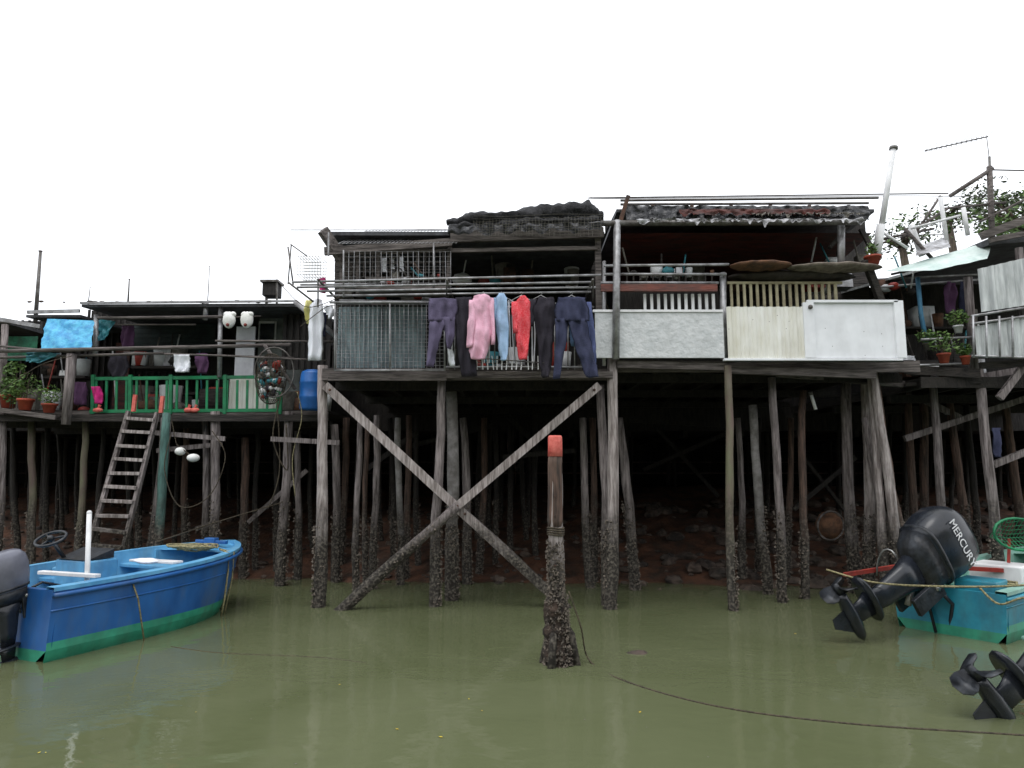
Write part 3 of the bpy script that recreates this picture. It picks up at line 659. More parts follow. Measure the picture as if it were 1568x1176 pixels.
for i,mm in enumerate(cols):
    b.part('bottles_%d'%i,mm,True)
    for _ in range(13):
        d=Vector((U(-1,1),U(-1,1),U(-1,1)))
        if d.length>1: d.normalize()
        c=W(415,580,11.7)+Vector((d.x*.2,d.y*.16,d.z*.36)); e=Vector((U(-1,1),U(-1,1),U(-1,1))).normalized()*.06; b.tube([c-e,c+e*.6,c+e],[.035,.035,.012],7)
b.part('net',m_roped)
for k in range(12):
    an=k*math.pi/12
    b.tube([W(415,580,11.7)+Vector((math.cos(an)*.26*math.cos(t),math.sin(an)*.24*math.cos(t),.45*math.sin(t))) for t in [2*math.pi*q/20 for q in range(20)]],.005,3,loop=True)
for k in range(9):
    t=-1.3+k*.32; b.tube([W(415,580,11.7)+Vector((math.cos(a)*.26*math.cos(t),math.sin(a)*.24*math.cos(t),.45*math.sin(t))) for a in [2*math.pi*q/16 for q in range(16)]],.005,3,loop=True)
b.done()
b=B('hand_net_hoop'); b.part('hoop',m_steel,True); b.tube([W(420+30*math.cos(a),570+38*math.sin(a),11.6) for a in [2*math.pi*q/28 for q in range(28)]],.014,6,loop=True); b.done()
b=B('wire_crate'); b.part('wires',m_wpaint); 
p0=W(455,420,10.4)
for k in range(2):
    for i in range(9):
        o=Vector((i*.045,k*.35,0)); b.rod(p0+o,p0+o+Vector((.0,0,.33-abs(i-3)*.02)),.005,n=3)
    for j in range(7): b.rod(p0+Vector((0,k*.35,j*.05)),p0+Vector((.36,k*.35,j*.05)),.005,n=3)
for i in range(9):
    for z in (0,.3): b.rod(p0+Vector((i*.045,0,z)),p0+Vector((i*.045,.35,z)),.005,n=3)
b.done()
b=B('roof_speaker_box'); b.part('box',m_dark,False,.01); b.wbox(401,430,424,452,12.6,.3); b.part('bracket',m_steel); b.beam(W(424,428,12.6),W(424,465,12.6),.03,.03); b.wbox(398,428,426,431,12.55,.35); b.beam(W(408,450,12.7),W(408,466,12.7),.04,.04); b.done()
for q in [(62,385,54,495,13,.04),(198,428,196,464,13,.018),(138,440,135,466,13,.01),(321,408,318,462,13.5,.01)]:
    b=B('roof_pole'); b.part('pole',m_steel,True); b.rod(W(q[0],q[1],q[4]),W(q[2],q[3],q[4]),q[5]*.7,q[5],8)
    b.part('cap',m_rust,True); b.rod(W(q[0],q[1],q[4]),W(q[0],q[1]-1,q[4]),q[5]); b.done()
b=B('wooden_ladder'); b.part('rails',m_wood,False,.004)
TL,TR=W(197,630,11.95),W(241,632,11.95); BL,BR=W(138,832,11.4),W(190,836,11.4)
def ext(a,c,z): return a+(c-a)*((a.z-z)/(a.z-c.z))
b.beam(TL,ext(TL,BL,.3),.06,.09); b.beam(TR,ext(TR,BR,.3),.06,.09)
b.part('rail_tips',m_orange); b.beam(TL+Vector((.06,.04,.0)),TL+Vector((.07,.05,.3)),.06,.05); b.beam(TR+Vector((.04,.04,.0)),TR+Vector((.05,.05,.3)),.06,.05)
b.part('rungs',m_woodl,False,.004)
for i in range(10):
    t=.06+i*.105; p=TL.lerp(BL,t); q=TR.lerp(BR,t); b.beam(p+Vector((0,-.03,U(-.015,.015))),q+Vector((0,-.03,U(-.015,.015))),.12,.055)
b.done()
b=B('net_float'); b.part('floats',m_buoy,True); b.ball(W(276,691,11.8),.09,(1,1,.8)); b.ball(W(296,701,11.7),.1,(1.1,1,.7)); b.part('cord',m_roped); b.tube([W(262,640,11.8),W(270,680,11.8),W(290,696,11.75)],.008,4); b.done()
def rope(name,pts,r=.012,mat=None):
    b=B(name); b.part('strand',mat or m_rope,True); q=[]
    P=[pts[0]]+pts+[pts[-1]]
    for i in range(1,len(P)-2):
        for k in range(8):
            t=k/8; a,b_,c,d=P[i-1],P[i],P[i+1],P[i+2]
            q.append(.5*((2*b_)+(c-a)*t+(2*a-5*b_+4*c-d)*t*t+(3*b_-a-3*c+d)*t**3))
    q.append(pts[-1]); b.tube(q,r,6); b.done()
rope('hanging_rope',[W(262,665,11.7),W(252,720,11.7),W(275,775,11.7),W(320,760,11.7),W(345,700,11.7),W(325,660,11.8)],.009,m_roped)
rope('hanging_rope',[W(432,600,11.6),W(418,670,11.6),W(440,720,11.6),W(438,650,11.6)],.012,m_roped)
rope('hanging_rope',[W(424,610,11.6),W(428,720,11.6),W(410,780,11.6)],.01,m_roped)
rope('hanging_rope',[W(455,600,11.5),W(462,640,11.5),W(448,700,11.5),W(452,760,11.5)],.008,m_rope)
rope('mooring_line',[W(240,830,10.0),W(330,800,11.5),W(430,770,12)],.01,m_roped)
for q in [(430,436,470,470,520,455),(0,600,60,560,110,545),(460,500,500,470,520,470),(910,420,930,470,944,500)]:
    rope('hanging_cord',[W(q[0],q[1],10.2),W(q[2],q[3],10.2),W(q[4],q[5],10.1)],.006,m_roped)
rope('overhead_wire',[W(905,302,10.6),W(945,304,10.4),W(1345,300,10.4),W(1568,302,10.4),W(1800,305,10.4)],.006,m_steel)
pot_plant('potted_shrub',38,628,12.0,.13,.2,.26); pot_plant('potted_shrub',75,632,12.0,.12,.16,.2); pot_plant('potted_shrub',12,625,12.2,.14,.24,.2)
b=B('climbing_plant'); b.part('stems',m_bark)
for k in range(6): b.tube([W(15+k*4,625,12.1),W(18+k*4,600,12.05),W(20+k*6,570,12.0)],.008,4)
foliage(b,W(22,585,12.05),(.25,.15,.4),500,.045); b.done()
cloth('magenta_cloth',[[(592,140,154),(605,141,158),(618,144,155)]],12.1,m_mag)
cloth('patterned_cloth',[[(585,112,132),(600,110,134),(620,114,132)]],12.4,m_plum)
for u in (150,298,288):
    b=B('plastic_bag'); b.part('bag',m_orange,True); b.ball(W(u,628,12.1),.07,(1.2,.8,.6),9,6,.15); b.part('knot',m_orange); b.rod(W(u,626,12.1),W(u+3,620,12.1),.015,.03); b.done()
# ------------------------------------------------------------ house E (right)
h=B('rear_light_block'); DE=10.6
a=W(1415,582,DE); z=a.z; 
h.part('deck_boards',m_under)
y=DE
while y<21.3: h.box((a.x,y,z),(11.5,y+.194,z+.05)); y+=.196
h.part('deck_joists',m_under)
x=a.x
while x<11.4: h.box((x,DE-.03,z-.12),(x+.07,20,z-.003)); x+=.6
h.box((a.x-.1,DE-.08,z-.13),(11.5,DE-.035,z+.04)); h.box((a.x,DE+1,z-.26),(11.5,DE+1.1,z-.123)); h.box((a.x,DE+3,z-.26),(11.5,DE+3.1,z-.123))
for q in [(1426,585,1446,800,11.2,6,m_wood),(1500,560,1521,800,10.6,7.5,m_wood),(1455,600,1480,810,12,6,m_woodb),(1412,600,1420,830,12.6,6,m_woodb),(1480,620,1496,830,12.8,5,m_woodk),(1540,600,1562,830,12.4,6,m_woodb),(1392,600,1402,850,12.2,6,m_woodb),(1600,560,1625,800,10.7,7,m_wood),(1700,560,1725,800,10.7,7,m_wood)]:
    WP(h,*q[:6],q[6],'stilts')
for i in range(20):
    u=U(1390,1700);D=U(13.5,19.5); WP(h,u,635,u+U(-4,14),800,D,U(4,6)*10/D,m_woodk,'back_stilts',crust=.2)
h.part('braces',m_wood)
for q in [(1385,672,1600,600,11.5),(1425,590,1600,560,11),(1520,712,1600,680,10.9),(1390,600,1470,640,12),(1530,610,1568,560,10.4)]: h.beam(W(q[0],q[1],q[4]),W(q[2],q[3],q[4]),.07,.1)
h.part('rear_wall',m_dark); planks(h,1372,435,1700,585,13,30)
clutter(h,1390,1495,575,10.9,22,.1,.4,.8); clutter(h,1385,1495,500,11.4,10,.1,.3,.5)
h.part('inner_shelf',m_dark2); h.wbox(1385,500,1495,503,11.3,.5)
h.part('roof',m_roof); a=W(1500,372,10.6)
h.add([(a.x,10.4,a.z),(11.5,10.4,a.z+.35),(11.5,18,a.z+.6),(a.x,18,a.z+.35),(a.x,10.4,a.z-.1),(11.5,10.4,a.z+.25),(11.5,18,a.z+.5),(a.x,18,a.z+.25)],[(0,1,2,3),(7,6,5,4),(0,4,5,1),(0,3,7,4)])
h.part('roof_sheets',m_gcor); a=W(1360,425,11);c=W(1505,385,11)
h.add([a,c,c+Vector((0,5,.6)),a+Vector((0,5,.6)),a-Vector((0,0,.04)),c-Vector((0,0,.04)),c+Vector((0,5,.56)),a+Vector((0,5,.56))],[(0,1,2,3),(7,6,5,4),(0,4,5,1),(1,5,6,2),(0,3,7,4)])
h.part('corrugated_screen',m_gcor); corr(h,1497,412,1600,478,10.1,7,.025,v0b=388,v1b=462)
h.part('lower_screen',m_gcor); corr(h,1492,500,1600,545,10.15,8,.02,v0b=480,v1b=548)
h.part('railings',m_galv,True)
for q in [(1488,484,1600,466,10.1),(1488,496,1600,480,10.1),(1488,545,1600,548,10.1),(1385,560,1500,556,10.6),(1410,520,1490,516,10.5),(1345,440,1500,428,10.9),(1340,428,1500,420,11.2)]: h.rod(W(q[0],q[1],q[4]),W(q[2],q[3],q[4]),.02,n=7)
for u in (1490,1510,1530,1550): h.rod(W(u,484,10.08),W(u+1,548,10.08),.016)
h.part('posts',m_wood,True); h.rod(W(1482,425,10.6),W(1492,570,10.6),.07); h.rod(W(1560,380,10.4),W(1568,500,10.4),.06)
h.part('deck_fascia',m_dark2); h.beam(W(1385,566,10.7),W(1500,572,10.4),.05,.14); h.beam(W(1500,560,10.4),W(1640,552,10.2),.05,.1)
h.part('shelf_boards',m_dark2); h.beam(W(1385,590,11),W(1500,586,10.6),.3,.05)
h.part('fascia_beam',m_beam); h.beam(W(1502,362,10.3),W(1600,325,10.2),.06,.12); h.beam(W(1515,368,10.3),W(1600,352,10.2),.05,.08)
h.done()
b=B('downpipe'); b.part('pipe',M('blue_pipe',S(70,130,160),S(50,104,134)),True); b.tube([W(1405,425,10.7),W(1410,480,10.7),W(1420,530,10.6)],.035,8); b.done()
tarp('pale_tarp',m_tarpg,[(1352,416),(1520,368),(1512,396),(1430,414)],[10.7,10.7,10.3,10.3],.03)
tarp('grey_tarp',m_wpl,[(1405,378),(1450,362),(1455,378),(1402,392)],[11,11,10.6,10.6],.04)
b=B('rooftop_pipe_frame'); b.part('pipes',m_wpaint,True)
for q in [(1440,302,1450,372,10.9,.035),(1395,345,1412,392,10.9,.05),(1475,318,1482,360,10.8,.035),(1395,350,1470,330,10.8,.02),(1350,355,1390,380,10.6,.022)]: b.rod(W(q[0],q[1],q[4]),W(q[2],q[3],q[4]),q[5],n=8)
b.part('wooden_poles',m_beam,True)
for q in [(1455,300,1520,258,11,.035),(1515,255,1520,380,11,.045),(1440,320,1540,310,11,.02),(1380,365,1450,320,11,.025),(1518,260,1600,262,11,.012),(1385,350,1440,410,10.8,.03),(1440,300,1400,360,11,.02),(1500,340,1600,290,11,.02),(1355,365,1430,350,11,.02),(1365,420,1480,395,10.7,.02)]: b.rod(W(q[0],q[1],q[4]),W(q[2],q[3],q[4]),q[5],n=7)
b.done()
pot_plant('potted_plant',1446,556,10.4,.09,.15,.22); pot_plant('potted_plant',1479,558,10.4,.07,.13,.12); pot_plant('potted_plant',1468,510,10.5,.07,.12,.16,m_wpaint); pot_plant('potted_plant',1420,535,10.6,.06,.1,.14,m_sackg)
cloth('purple_shirt',[[(432,1448,1462),(450,1444,1466),(480,1448,1462)]],10.9,m_plum)
cloth('dark_trousers',[[(430,1470,1482),(455,1469,1484),(485,1471,1482)]],10.9,m_navy)
cloth('blue_cloth',[[(655,1520,1532),(680,1521,1533),(700,1524,1531)]],10.6,m_navy)
cloth('white_towel',[[(545,1378,1400),(555,1378,1402),(566,1380,1400)]],11,m_cwhite)
b=B('wicker_basket'); b.part('weave',m_brown_s,True); b.ball(W(1272,805,12.2),.25,(1.1,.8,1),14,9,.05); b.part('rim',m_beam,True); b.tube([W(1272+20*math.cos(a),805+22*math.sin(a),11.98) for a in [2*math.pi*q/24 for q in range(24)]],.018,6,loop=True); b.done()
b=B('fluorescent_tube_lamp'); b.part('tube',m_wpaint,True); b.rod(W(1242,604,10.9),W(1249,627,10.9),.028,n=8); b.part('holder',m_steel,True); b.rod(W(1241,600,10.9),W(1242,605,10.9),.034,n=8); b.done()
# ------------------------------------------------------------ trees
def tree(name,base,ztop,crown,n,size=.09):
    b=B(name); b.part('trunk',m_bark,True); base=Vector(base); hh=ztop-base.z-crown[2]
    b.tube([base,base+Vector((.1,0,hh*.6)),base+Vector((-.05,.1,hh))],[.2,.15,.1],9)
    top=base+Vector((-.05,.1,hh)); b.part('limbs',m_bark,True); cs=[]
    for k in range(11):
        an=k*2.4; e=top+Vector((math.cos(an)*crown[0]*U(.3,.9),math.sin(an)*crown[1]*U(.3,.9),U(0,.9)*crown[2])); mid=top.lerp(e,.5)+Vector((0,0,.15))
        b.tube([top,mid,e],[.07,.045,.015],6); cs.append(e)
        for _ in range(3):
            f=e+Vector((U(-.7,.7),U(-.7,.7),U(-.3,.4))); b.rod(mid,f,.02,.006,4); cs.append(f)
    for c in cs:
        l=R.random()<.5
        foliage(b,c,(U(.3,.55),U(.3,.55),U(.18,.35)),n//len(cs),size,'leaves_light' if l else 'leaves_dark',m_leaf if l else m_leafd)
    b.done()
def tr(u,v,D,crown,n,s=.08): 
    p=W(u,v,D); tree('tree',(p.x,D,3.5),p.z,crown,n,s)
tr(1568,290,17.5,(1.3,1.4,1.1),1900)
tr(1455,310,21,(.8,.9,.6),500)
tr(1650,280,19,(2.4,2,1.8),3500)
tr(1385,350,20,(.8,.9,.6),600)
# ------------------------------------------------------------ mooring post
b=B('mooring_post'); b.part('pole',m_woodl,True)
P0=Wz(856,1016,0); D=P0.y
b.tube([W(850,700,D),W(851,740,D),W(850,810,D),W(852,850,D),W(853,890,D),P0+Vector((0,0,-.3))],[.07,.075,.078,.08,.078,.07],12,.07)
b.part('brown_section',m_woodb,True); b.tube([W(850,696,D),W(850,712,D),W(850,760,D),W(850,796,D),W(850,806,D)],[.075,.078,.08,.082,.078],12,.05)
b.part('cap',m_orange,True); b.tube([W(850,667,D),W(850,670,D),W(850,685,D),W(850,699,D)],[.066,.076,.079,.08],14,.025)
b.part('rope_wrap',m_roped,True)
for k in range(4):
    c=W(851,808+k*3.4,D); b.tube([c+Vector((.088*math.cos(a),.088*math.sin(a),.006*math.sin(a*2))) for a in [2*math.pi*q/14 for q in range(14)]],.009,5,loop=True)
b.part('crust',M('tidal_crust',S(66,52,42),S(28,22,18),9,.9,bump=1,bsc=26),True)
rings=[]
for i in range(19):
    z=-.15+i*.045; rr=.095+.06*math.exp(-max(z,0)*3)+.012*math.sin(i*1.3)-(.012 if i>16 else 0)
    rings.append([Vector((P0.x-.01*i*.3+math.cos(a)*rr*(1+U(-.18,.18)),P0.y+math.sin(a)*rr*(1+U(-.18,.18)),z)) for a in [2*math.pi*j/16 for j in range(16)]])
b.loft(rings)
b.part('barnacles',m_barn)
for _ in range(1500):
    z=-.05+1.3*U(0,1)**1.3; an=U(0,6.283); rr=(.1+.06*math.exp(-max(z,0)*3)) if z<.68 else .08
    nrm=Vector((math.cos(an),math.sin(an),U(-.3,.3))); q=Vector((P0.x-.03*z,P0.y,z))+nrm*rr; s=U(.005,.02); tx=Vector((-math.sin(an),math.cos(an),0))*s; tz=Vector((0,0,s*1.4))
    b.add([q-tx-tz*.5,q+tx-tz*.5,q+tz,q+nrm*s*1.5],[(0,1,3),(1,2,3),(2,0,3)])
b.part('prop_roots',m_woodb,True)
for a,dx,dy in ((0,.2,-.05),(1,-.1,-.18),(2,.1,.18),(3,-.18,.05)): b.tube([Vector((P0.x,P0.y,.55)),Vector((P0.x+dx*.6,P0.y+dy*.6,.3)),Vector((P0.x+dx,P0.y+dy,-.1))],[.03,.04,.045],7,.2)
b.part('nails',m_rust,True)
for v in (760,790,866): b.rod(W(850,v,D-.07),W(850,v,D-.11),.008)
b.done()
q0=Vector((P0.x+.1,P0.y-.1,.75))
rope('mooring_rope',[q0,q0+Vector((.12,0,-.35)),Wz(903,1012,.02),Wz(960,1044,.004),Wz(1100,1082,.004),Wz(1300,1108,.004),Wz(1568,1126,.004),Wz(1750,1140,.006)],.008,m_roped)
rope('floating_line',[Wz(262,990,.0),Wz(340,1000,.001),Wz(480,1006,.001),Wz(560,1015,-.002)],.005,m_roped)
b=B('floating_leaves'); b.part('leaves',M('yellow_leaf',S(200,190,60),S(180,140,40)))
for u,v in ((718,1070),(608,1116),(675,1128),(70,1152),(1218,970),(520,1048),(980,1090),(60,1152),(738,1088),(300,1090)):
    p=Wz(u,v,.006); s=U(.01,.022); a=U(0,3); dx=Vector((math.cos(a),math.sin(a),0))*s; dy=Vector((-math.sin(a),math.cos(a),0))*s*.5
    b.add([p-dx,p-dy,p+dx,p+dy],[(0,1,2,3)])
b.part('scum_specks',m_sackg)
for _ in range(260):
    x=U(-6,6); y=U(4.5,12); 
    if noise.noise(Vector((x*.8,y*.8,3)))<0: continue
    s=U(.003,.009); b.add([(x-s,y,.004),(x,y-s,.004),(x+s,y,.004),(x,y+s,.004)],[(0,1,2,3)])
b.done()
b=B('submerged_rock'); b.part('stone',m_rock,True); p=Wz(977,1003,-.02); b.ball(p,.1,(1.3,.8,.5),10,6,.15); b.ball(p+Vector((.1,.03,-.01)),.06,(1.3,.8,.5),8,5,.15); b.done()
# ------------------------------------------------------------ boats
def frame(origin,heading):
    h_=Vector((heading[0],heading[1],0)).normalized(); x=Vector((h_.y,-h_.x,0))
    return Matrix(((x.x,h_.x,0,origin[0]),(x.y,h_.y,0,origin[1]),(0,0,1,origin[2]),(0,0,0,1)))
def boat(name,T,L,beam,zs,zb,mtop,mbot,mint,mrail,full=2.6,details=None):
    b=B(name); b.T=T; n=22
    def st(t):
        s=max(0,(t-.35)/.65); hb=beam/2*(.93+.07*min(1,t/.35))*max(0,1-s**full)**.8; hb=max(hb,.02)
        zg=zs+(zb-zs)*t**1.8; rk=.42*max(0,(t-.5)/.5)**2
        return hb,zg,L*t,rk
    def prof(t):
        hb,zg,y,rk=st(t); k=1-.25*max(0,(t-.5)/.5)
        return [(hb,y,zg),(hb*.985,y-rk*.35,zg*.62+.05),(hb*.95*k**.3,y-rk*.7,.2),(hb*.95*k**.6+.006,y-rk*.8,.12),(hb*.92*k,y-rk,-.04),(hb*.6*k,y-rk,-.16),(0,y-rk,-.22)]
    pr=[prof(i/n) for i in range(n+1)]
    for sgn in (1,-1):
        mk=lambda idx:[[Vector((p[j][0]*sgn,p[j][1],p[j][2])) for j in idx] for p in pr]
        b.part('topsides',mtop,True); b.loft(mk([0,1,2]),False)
        b.part('stripe',mrail,True); b.loft(mk([2,3]),False)
        b.part('bottom',mbot,True); b.loft(mk([3,4,5,6]),False)
        b.part('gunwale_cap',mint,False)
        inn=[]
        for i in range(n+1):
            hb,zg,y,rk=st(i/n); ii=max(hb-.11,.005); inn.append((ii,min(y,L-.12),zg+.004))
        rr=[]
        for i in range(n+1):
            hb,zg,y,rk=st(i/n); a=inn[i]; rr.append([Vector((sgn*(hb+.012),y+ (.012 if i==n else 0),zg-.01)),Vector((sgn*(hb+.012),y,zg+.03)),Vector((sgn*a[0],a[1],a[2]+.03)),Vector((sgn*a[0],a[1],a[2]-.02))])
        b.loft(rr,False)
        b.part('inner_hull',mint,True)
        b.loft([[Vector((sgn*a[0],a[1],a[2])),Vector((sgn*a[0]*.97,a[1],a[2]*.6+.1)),Vector((sgn*a[0]*.9,a[1],.26)),Vector((0,a[1],.25))] for a in inn],False)
        b.part('rub_rail',mtop,True)
        b.tube([Vector((sgn*(st(i/n)[0]+.02),st(i/n)[2],st(i/n)[1]-.05)) for i in range(n+1)],.026,6)
        b.tube([Vector((sgn*(pr[i][1][0]+.004),pr[i][1][1],pr[i][1][2]+.02)) for i in range(n+1)],.012,5)
    b.part('transom',mtop); p=pr[0]
    b.add([(p[0][0],0,p[0][2]),(-p[0][0],0,p[0][2]),(-p[3][0],0,p[3][2]),(p[3][0],0,p[3][2])],[(0,1,2,3)])
    b.add([(p[0][0],.06,p[0][2]),(-p[0][0],.06,p[0][2]),(-p[3][0],.06,.1),(p[3][0],.06,.1)],[(3,2,1,0)])
    b.add([(p[0][0],0,p[0][2]),(-p[0][0],0,p[0][2]),(-p[0][0],.06,p[0][2]+.003),(p[0][0],.06,p[0][2]+.003)],[(3,2,1,0)])
    b.part('transom_bottom',mbot); b.add([(p[3][0],0,p[3][2]),(-p[3][0],0,p[3][2]),(-p[5][0],0,p[5][2]),(p[5][0],0,p[5][2])],[(0,1,2,3)])
    b.part('thwarts',mint,False,.01)
    for t in (.3,.62): 
        hb,zg,y,rk=st(t); b.box((-hb+.1,y,zg-.18),(hb-.1,y+.25,zg-.13))
    b.part('fore_deck',mint); rr=[]
    for i in range(int(n*.8),n+1):
        hb,zg,y,rk=st(i/n); rr.append([Vector((-hb+.05,min(y,L-.05),zg-.02)),Vector((0,min(y,L-.05),zg+.01)),Vector((hb-.05,min(y,L-.05),zg-.02))])
    b.loft(rr,False)
    b.part('frames',mint)
    for t in (.15,.45,.75):
        hb,zg,y,rk=st(t)
        for s in (1,-1): b.box((min(s*(hb-.12),s*(hb-.17)),y,.25),(max(s*(hb-.12),s*(hb-.17)),y+.05,zg))
    if details: details(b,st)
    return b
def outboard(name,T,cowlm,sc=1.0):
    b=B(name); b.T=T@Matrix.Scale(sc,4)
    def sec(z,hx,yf,yb,p=3.2,n=20,dz=0):
        out=[]
        for j in range(n):
            a=2*math.pi*j/n; c,s=math.cos(a),math.sin(a)
            x=math.copysign(abs(c)**(2/p),c)*hx; y=(yf+yb)/2+math.copysign(abs(s)**(2/p),s)*(yf-yb)/2
            out.append(Vector((x,y,z+dz*(y-yb))))
        return out
    b.part('cowling',cowlm,True)
    b.loft([sec(.12,.17,.1,-.44),sec(.16,.19,.13,-.47),sec(.32,.205,.15,-.5),sec(.46,.2,.15,-.49),sec(.56,.18,.12,-.45,dz=.04),sec(.62,.14,.06,-.38,dz=.06),sec(.645,.07,-.04,-.28,dz=.06)])
    b.part('cowl_seam',m_engm,True); b.loft([sec(.155,.197,.137,-.477),sec(.185,.197,.137,-.477)])
    b.part('lower_cowl',m_engm,True); b.loft([sec(-.06,.1,.06,-.28),sec(.02,.15,.1,-.4),sec(.13,.175,.11,-.45)])
    b.part('mid_section',m_eng,True); b.loft([sec(-.62,.045,-.08,-.26,2.4),sec(-.45,.06,-.04,-.26,2.4),sec(-.2,.075,.0,-.27,2.6),sec(-.04,.1,.05,-.3,2.6)])
    b.part('cavitation_plate',m_eng,True); b.loft([sec(-.64,.11,.0,-.44,2.4),sec(-.62,.11,.0,-.44,2.4)])
    b.part('gearcase',m_eng,True)
    b.loft([sec(-.85,.03,-.1,-.26,2.2),sec(-.72,.035,-.08,-.27,2.2),sec(-.63,.045,-.06,-.3,2.2)])
    tr_=[]
    for y,r in ((.05,.008),(.0,.04),(-.1,.06),(-.25,.062),(-.36,.05),(-.42,.045)): tr_.append([Vector((math.cos(2*math.pi*j/14)*r,y,-.86+math.sin(2*math.pi*j/14)*r)) for j in range(14)])
    b.loft(tr_)
    b.part('skeg',m_eng); b.add([(-.008,-.05,-.9),(-.008,-.28,-.9),(-.004,-.28,-1.05),(-.004,-.2,-1.07),(.008,-.05,-.9),(.008,-.28,-.9),(.004,-.28,-1.05),(.004,-.2,-1.07)],[(0,1,2,3),(7,6,5,4),(0,3,7,4),(1,5,6,2),(2,6,7,3),(0,4,5,1)])
    b.part('propeller',m_engm,True); b.rod((0,-.42,-.86),(0,-.52,-.86),.04,.02,10)
    for k in range(3):
        an=k*2.094+.4; d=Vector((math.cos(an),0,math.sin(an))); e=Vector((-math.sin(an),0,math.cos(an)))
        c=Vector((0,-.46,-.86)); pts=[]
        for s_,w,tw in ((.03,.03,.05),(.08,.07,.045),(.13,.075,.035),(.165,.03,.02)):
            pts.append((c+d*s_-e*w+Vector((0,-tw,0)),c+d*s_+e*w+Vector((0,tw,0))))
        vs=[];fs=[]
        for a,q in pts: vs+=[a,q,a+Vector((0,.008,0)),q+Vector((0,.008,0))]
        for i in range(3): o=i*4; fs+=[(o,o+1,o+5,o+4),(o+2,o+6,o+7,o+3),(o,o+4,o+6,o+2),(o+1,o+3,o+7,o+5)]
        b.add(vs,fs)
    b.part('clamp_bracket',m_engm,False,.006)
    for s in (-1,1): b.box((s*.1-.02,.0,-.3),(s*.1+.02,.16,.06))
    b.box((-.12,.06,-.02),(.12,.12,.04)); b.part('tilt_ram',m_chrome,True); b.rod((0,.08,-.28),(0,-.06,-.1),.03); b.rod((-.13,.06,.0),(.13,.06,.0),.028)
    b.part('hoses',m_eng,True); b.tube([(.05,.1,.05),(.08,.3,.1),(.02,.5,0),(.1,.7,-.1)],.018,6); b.tube([(-.05,.1,.03),(-.1,.28,.02),(-.05,.5,-.1)],.014,6)
    return b.done(),b.T
TB=frame((-5.70,7.72,0),(.37,.93,0))
def det(b,st):
    b.part('console',m_bint,False,.02); b.box((-.5,1.0,.25),(.12,1.4,.88)); b.box((-.85,1.2,.25),(-.51,1.6,.74))
    b.part('console_dash',m_engm); b.add([(-.47,.99,.89),(.09,.99,.89),(.09,1.35,1.0),(-.47,1.35,1.0),(-.47,1.35,.89),(.09,1.35,.89)],[(0,1,2,3),(2,5,4,3),(0,3,4),(1,5,2)])
    b.part('steering_wheel',m_engm,True)
    c=Vector((-.52,.93,1.14)); ring=[c+Vector((math.cos(a)*.22,math.sin(a)*.13,math.sin(a)*.08)) for a in [2*math.pi*k/24 for k in range(24)]]
    b.tube(ring,.018,7,loop=True)
    for k in (2,10,18): b.rod(c,ring[k],.012)
    b.ball(c,.045); b.rod(c,c+Vector((.12,.12,-.25)),.025)
    b.part('white_pole',m_wpaint,True); 
    b.rod((.62,.62,.45),(.50,.66,1.50),.03,.028,10); b.ball((.50,.66,1.50),.03)
    b.part('white_planks',m_wpaint,False,.005); b.beam((-.1,.55,.8),(.8,.6,.8),.08,.04); b.beam((-.2,1.9,.78),(.7,1.8,.8),.16,.03)
    b.part('dark_gear',m_cblack,True); b.ball((.3,.35,.5),.2,(1.2,1,.8),10,7,.1); b.ball((.0,.4,.45),.2,(1,1,.8),10,7,.1)
    b.part('white_rags',m_cwhite,True); b.ball((.2,1.75,.8),.12,(1.6,1,.3),10,6,.12)
    b.part('fuel_can',m_redp,True,0); b.tube([(.3,1.55,.3),(.3,1.55,.6)],.12,10)
    b.part('rope_coil',m_rope,True)
    for k in range(5): b.tube([Vector((.1+.5*math.cos(a)*(.5+.1*k),2.6+.2*math.sin(a)*(.6+.1*k)+U(-.02,.02),.86+.012*k+U(-.01,.02))) for a in [2*math.pi*q/16 for q in range(16)]],.014,5,loop=True)
    b.part('bow_rope',m_rope,True); b.tube([(.62,2.6,.88),(.84,2.55,.84),(.88,2.5,.6),(.84,2.5,.2),(.8,2.5,.0)],.014,5)
    b.tube([(.55,2.66,.88),(.8,2.68,.84),(.82,2.65,.5),(.76,2.6,.0)],.012,5)
    b.tube([(.95,.9,.76),(1.04,.95,.5),(1.0,1.1,.0)],.01,5)
    b.part('bow_bitt',m_bblue,False,.01); b.box((-.1,3.0,.82),(.1,3.1,.98)); b.beam((-.3,3.05,.92),(.3,3.05,.92),.06,.05)
b=boat('motor_boat',TB,3.5,2.0,.74,.88,m_bblue,m_bgrn,m_bint,m_bgrn,3.0,det); b.done()
outboard('outboard_motor',TB@Matrix.Translation((.44,-.05,.66))@Matrix.Rotation(math.radians(10),4,'X'),m_engw,.78)
TR_=frame((5.35,8.62,0),(.8,.6,0))
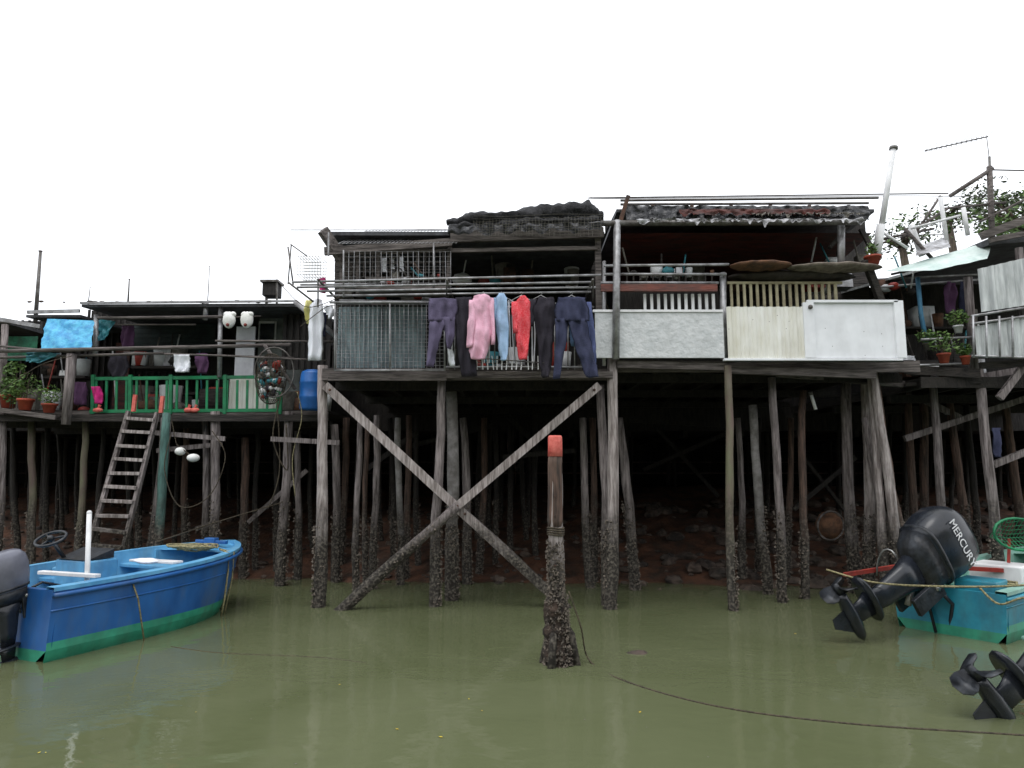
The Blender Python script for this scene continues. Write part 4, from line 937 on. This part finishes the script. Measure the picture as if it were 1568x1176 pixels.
def det2(b,st):
    b.part('white_bench',m_wpaint,False,.02); b.box((-.1,1.0,.5),(.5,1.5,.78)); b.part('red_trim',m_redp); b.beam((-.55,.6,.72),(.3,1.0,.72),.06,.05); b.beam((.3,1.2,.8),(.3,1.3,1.1),.03,.03)
    b.part('bar',m_redp); b.beam((-.95,-.6,.66),(-.6,.7,.74),.05,.05)
    b.part('rope_coil',m_rope,True)
    for k in range(4): b.tube([Vector((.35+.2*math.cos(a),.6+.2*math.sin(a),.56+.02*k+U(-.01,.01))) for a in [2*math.pi*q/14 for q in range(14)]],.014,5,loop=True)
    b.part('hoop_rail',m_chrome,True); b.tube([Vector((-.62+.16*math.cos(a),-.1,.62+.36*math.sin(a))) for a in [math.pi*q/10 for q in range(11)]],.012,6)
    b.part('gear',m_cblack,True); b.ball((-.3,.35,.45),.17,(1.2,1,.8),10,7,.1)
    b.part('blue_stern_box',m_bteal,False,.02); b.box((.05,.1,.3),(.5,.5,.68))
b=boat('motor_boat',TR_,4.5,1.35,.56,.8,m_bteal,m_bgrn,m_bpale,m_bgrn,2.4,det2); b.done()
o_=TR_@Vector((-.14,-.28,.66)); TE=frame((o_.x,o_.y,o_.z),(.95,.31,0))@Matrix.Rotation(math.radians(-60),4,'X')
par,Tm=outboard('outboard_motor',TE,m_eng,1.34)
tc=bpy.data.curves.new('lettering','FONT'); tc.body='MERCURY'; tc.size=.105; tc.extrude=.001; tc.align_x='CENTER'; tc.align_y='CENTER'; tc.materials.append(m_wpaint)
to=bpy.data.objects.new('cowl_lettering',tc); bpy.context.collection.objects.link(to)
to.parent=par
mw=Tm@Matrix.Translation((.209,-.17,.40))@Matrix(((0,0,1,0),(1,0,0,0),(0,1,0,0),(0,0,0,1)))
to.matrix_parent_inverse=Matrix.Translation(-par.location); to.matrix_basis=mw
TN=frame((4.98,6.3,0),(.97,.24,0))
b=boat('motor_boat',TN,4.2,.9,.46,.66,m_bpale,m_bgrn,m_bint,m_bgrn,2.4,None); b.done()
outboard('outboard_motor',TN@Matrix.Translation((.2,-.12,.56))@Matrix.Rotation(math.radians(-52),4,'X'),m_eng,1.22)
b=B('landing_net'); c=W(1560,818,9); b.part('rim',m_green,True); 
b.tube([c+Vector((.32*math.cos(a),.05*math.sin(a),.2*math.sin(a))) for a in [2*math.pi*q/20 for q in range(20)]],.018,6,loop=True)
b.rod(c+Vector((.1,0,-.19)),c+Vector((.2,.1,-.75)),.018)
b.part('net',m_green)
for k in range(12): x=-.3+k*.055; hh=.2*math.sqrt(max(0,1-(x/.32)**2)); b.tube([c+Vector((x,0,hh)),c+Vector((x*.8,.2,-.05)),c+Vector((x,0,-hh))],.005,3)
for k in range(8): z=-.17+k*.05; ww=.32*math.sqrt(max(0,1-(z/.2)**2)); b.tube([c+Vector((-ww,0,z)),c+Vector((0,.2,z-.05)),c+Vector((ww,0,z))],.005,3)
b.done()
rope('stern_rope',[W(1265,872,8.6),W(1340,892,8.3),W(1450,898,7.6),W(1568,896,7.3),W(1700,880,7.2)],.012)
rope('stern_rope',[W(1500,900,8),W(1530,925,7.8),W(1570,915,7.6),W(1640,920,7.4)],.012)
# ------------------------------------------------------------ sky, sun, camera
w=bpy.data.worlds.new('World'); bpy.context.scene.world=w; w.use_nodes=True; N=w.node_tree.nodes; Lk=w.node_tree.links
bg=N['Background']; sk=N.new('ShaderNodeTexSky'); sk.sky_type='NISHITA'; sk.sun_disc=False; sk.sun_elevation=math.radians(68); sk.sun_rotation=math.radians(200); sk.air_density=1; sk.dust_density=4; sk.ozone_density=1
hs=N.new('ShaderNodeHueSaturation'); hs.inputs['Saturation'].default_value=.15; Lk.new(sk.outputs[0],hs.inputs['Color'])
mx=N.new('ShaderNodeMixRGB'); mx.inputs[0].default_value=.7; mx.inputs[2].default_value=(13.6,14.0,14.7,1); Lk.new(hs.outputs[0],mx.inputs[1]); Lk.new(mx.outputs[0],bg.inputs['Color']); bg.inputs['Strength'].default_value=.145
sl=bpy.data.lights.new('sun','SUN'); sl.energy=.7; sl.angle=math.radians(30); sl.color=(1,.98,.95); so=bpy.data.objects.new('sun',sl); bpy.context.collection.objects.link(so)
el,az=math.radians(68),math.radians(200)
d=Vector((math.sin(az)*math.cos(el),math.cos(az)*math.cos(el),math.sin(el))); so.rotation_euler=d.to_track_quat('Z','Y').to_euler(); so.location=d*30
cd=bpy.data.cameras.new('camera'); co=bpy.data.objects.new('camera',cd); bpy.context.collection.objects.link(co); co.location=(0,0,CH); co.rotation_euler=(math.pi/2+A,0,0)
cd.sensor_width=36; cd.lens=F/1568*36; cd.clip_end=2000; bpy.context.scene.camera=co
sc=bpy.context.scene; sc.view_settings.view_transform='Standard'; sc.view_settings.look='None'; sc.view_settings.exposure=0
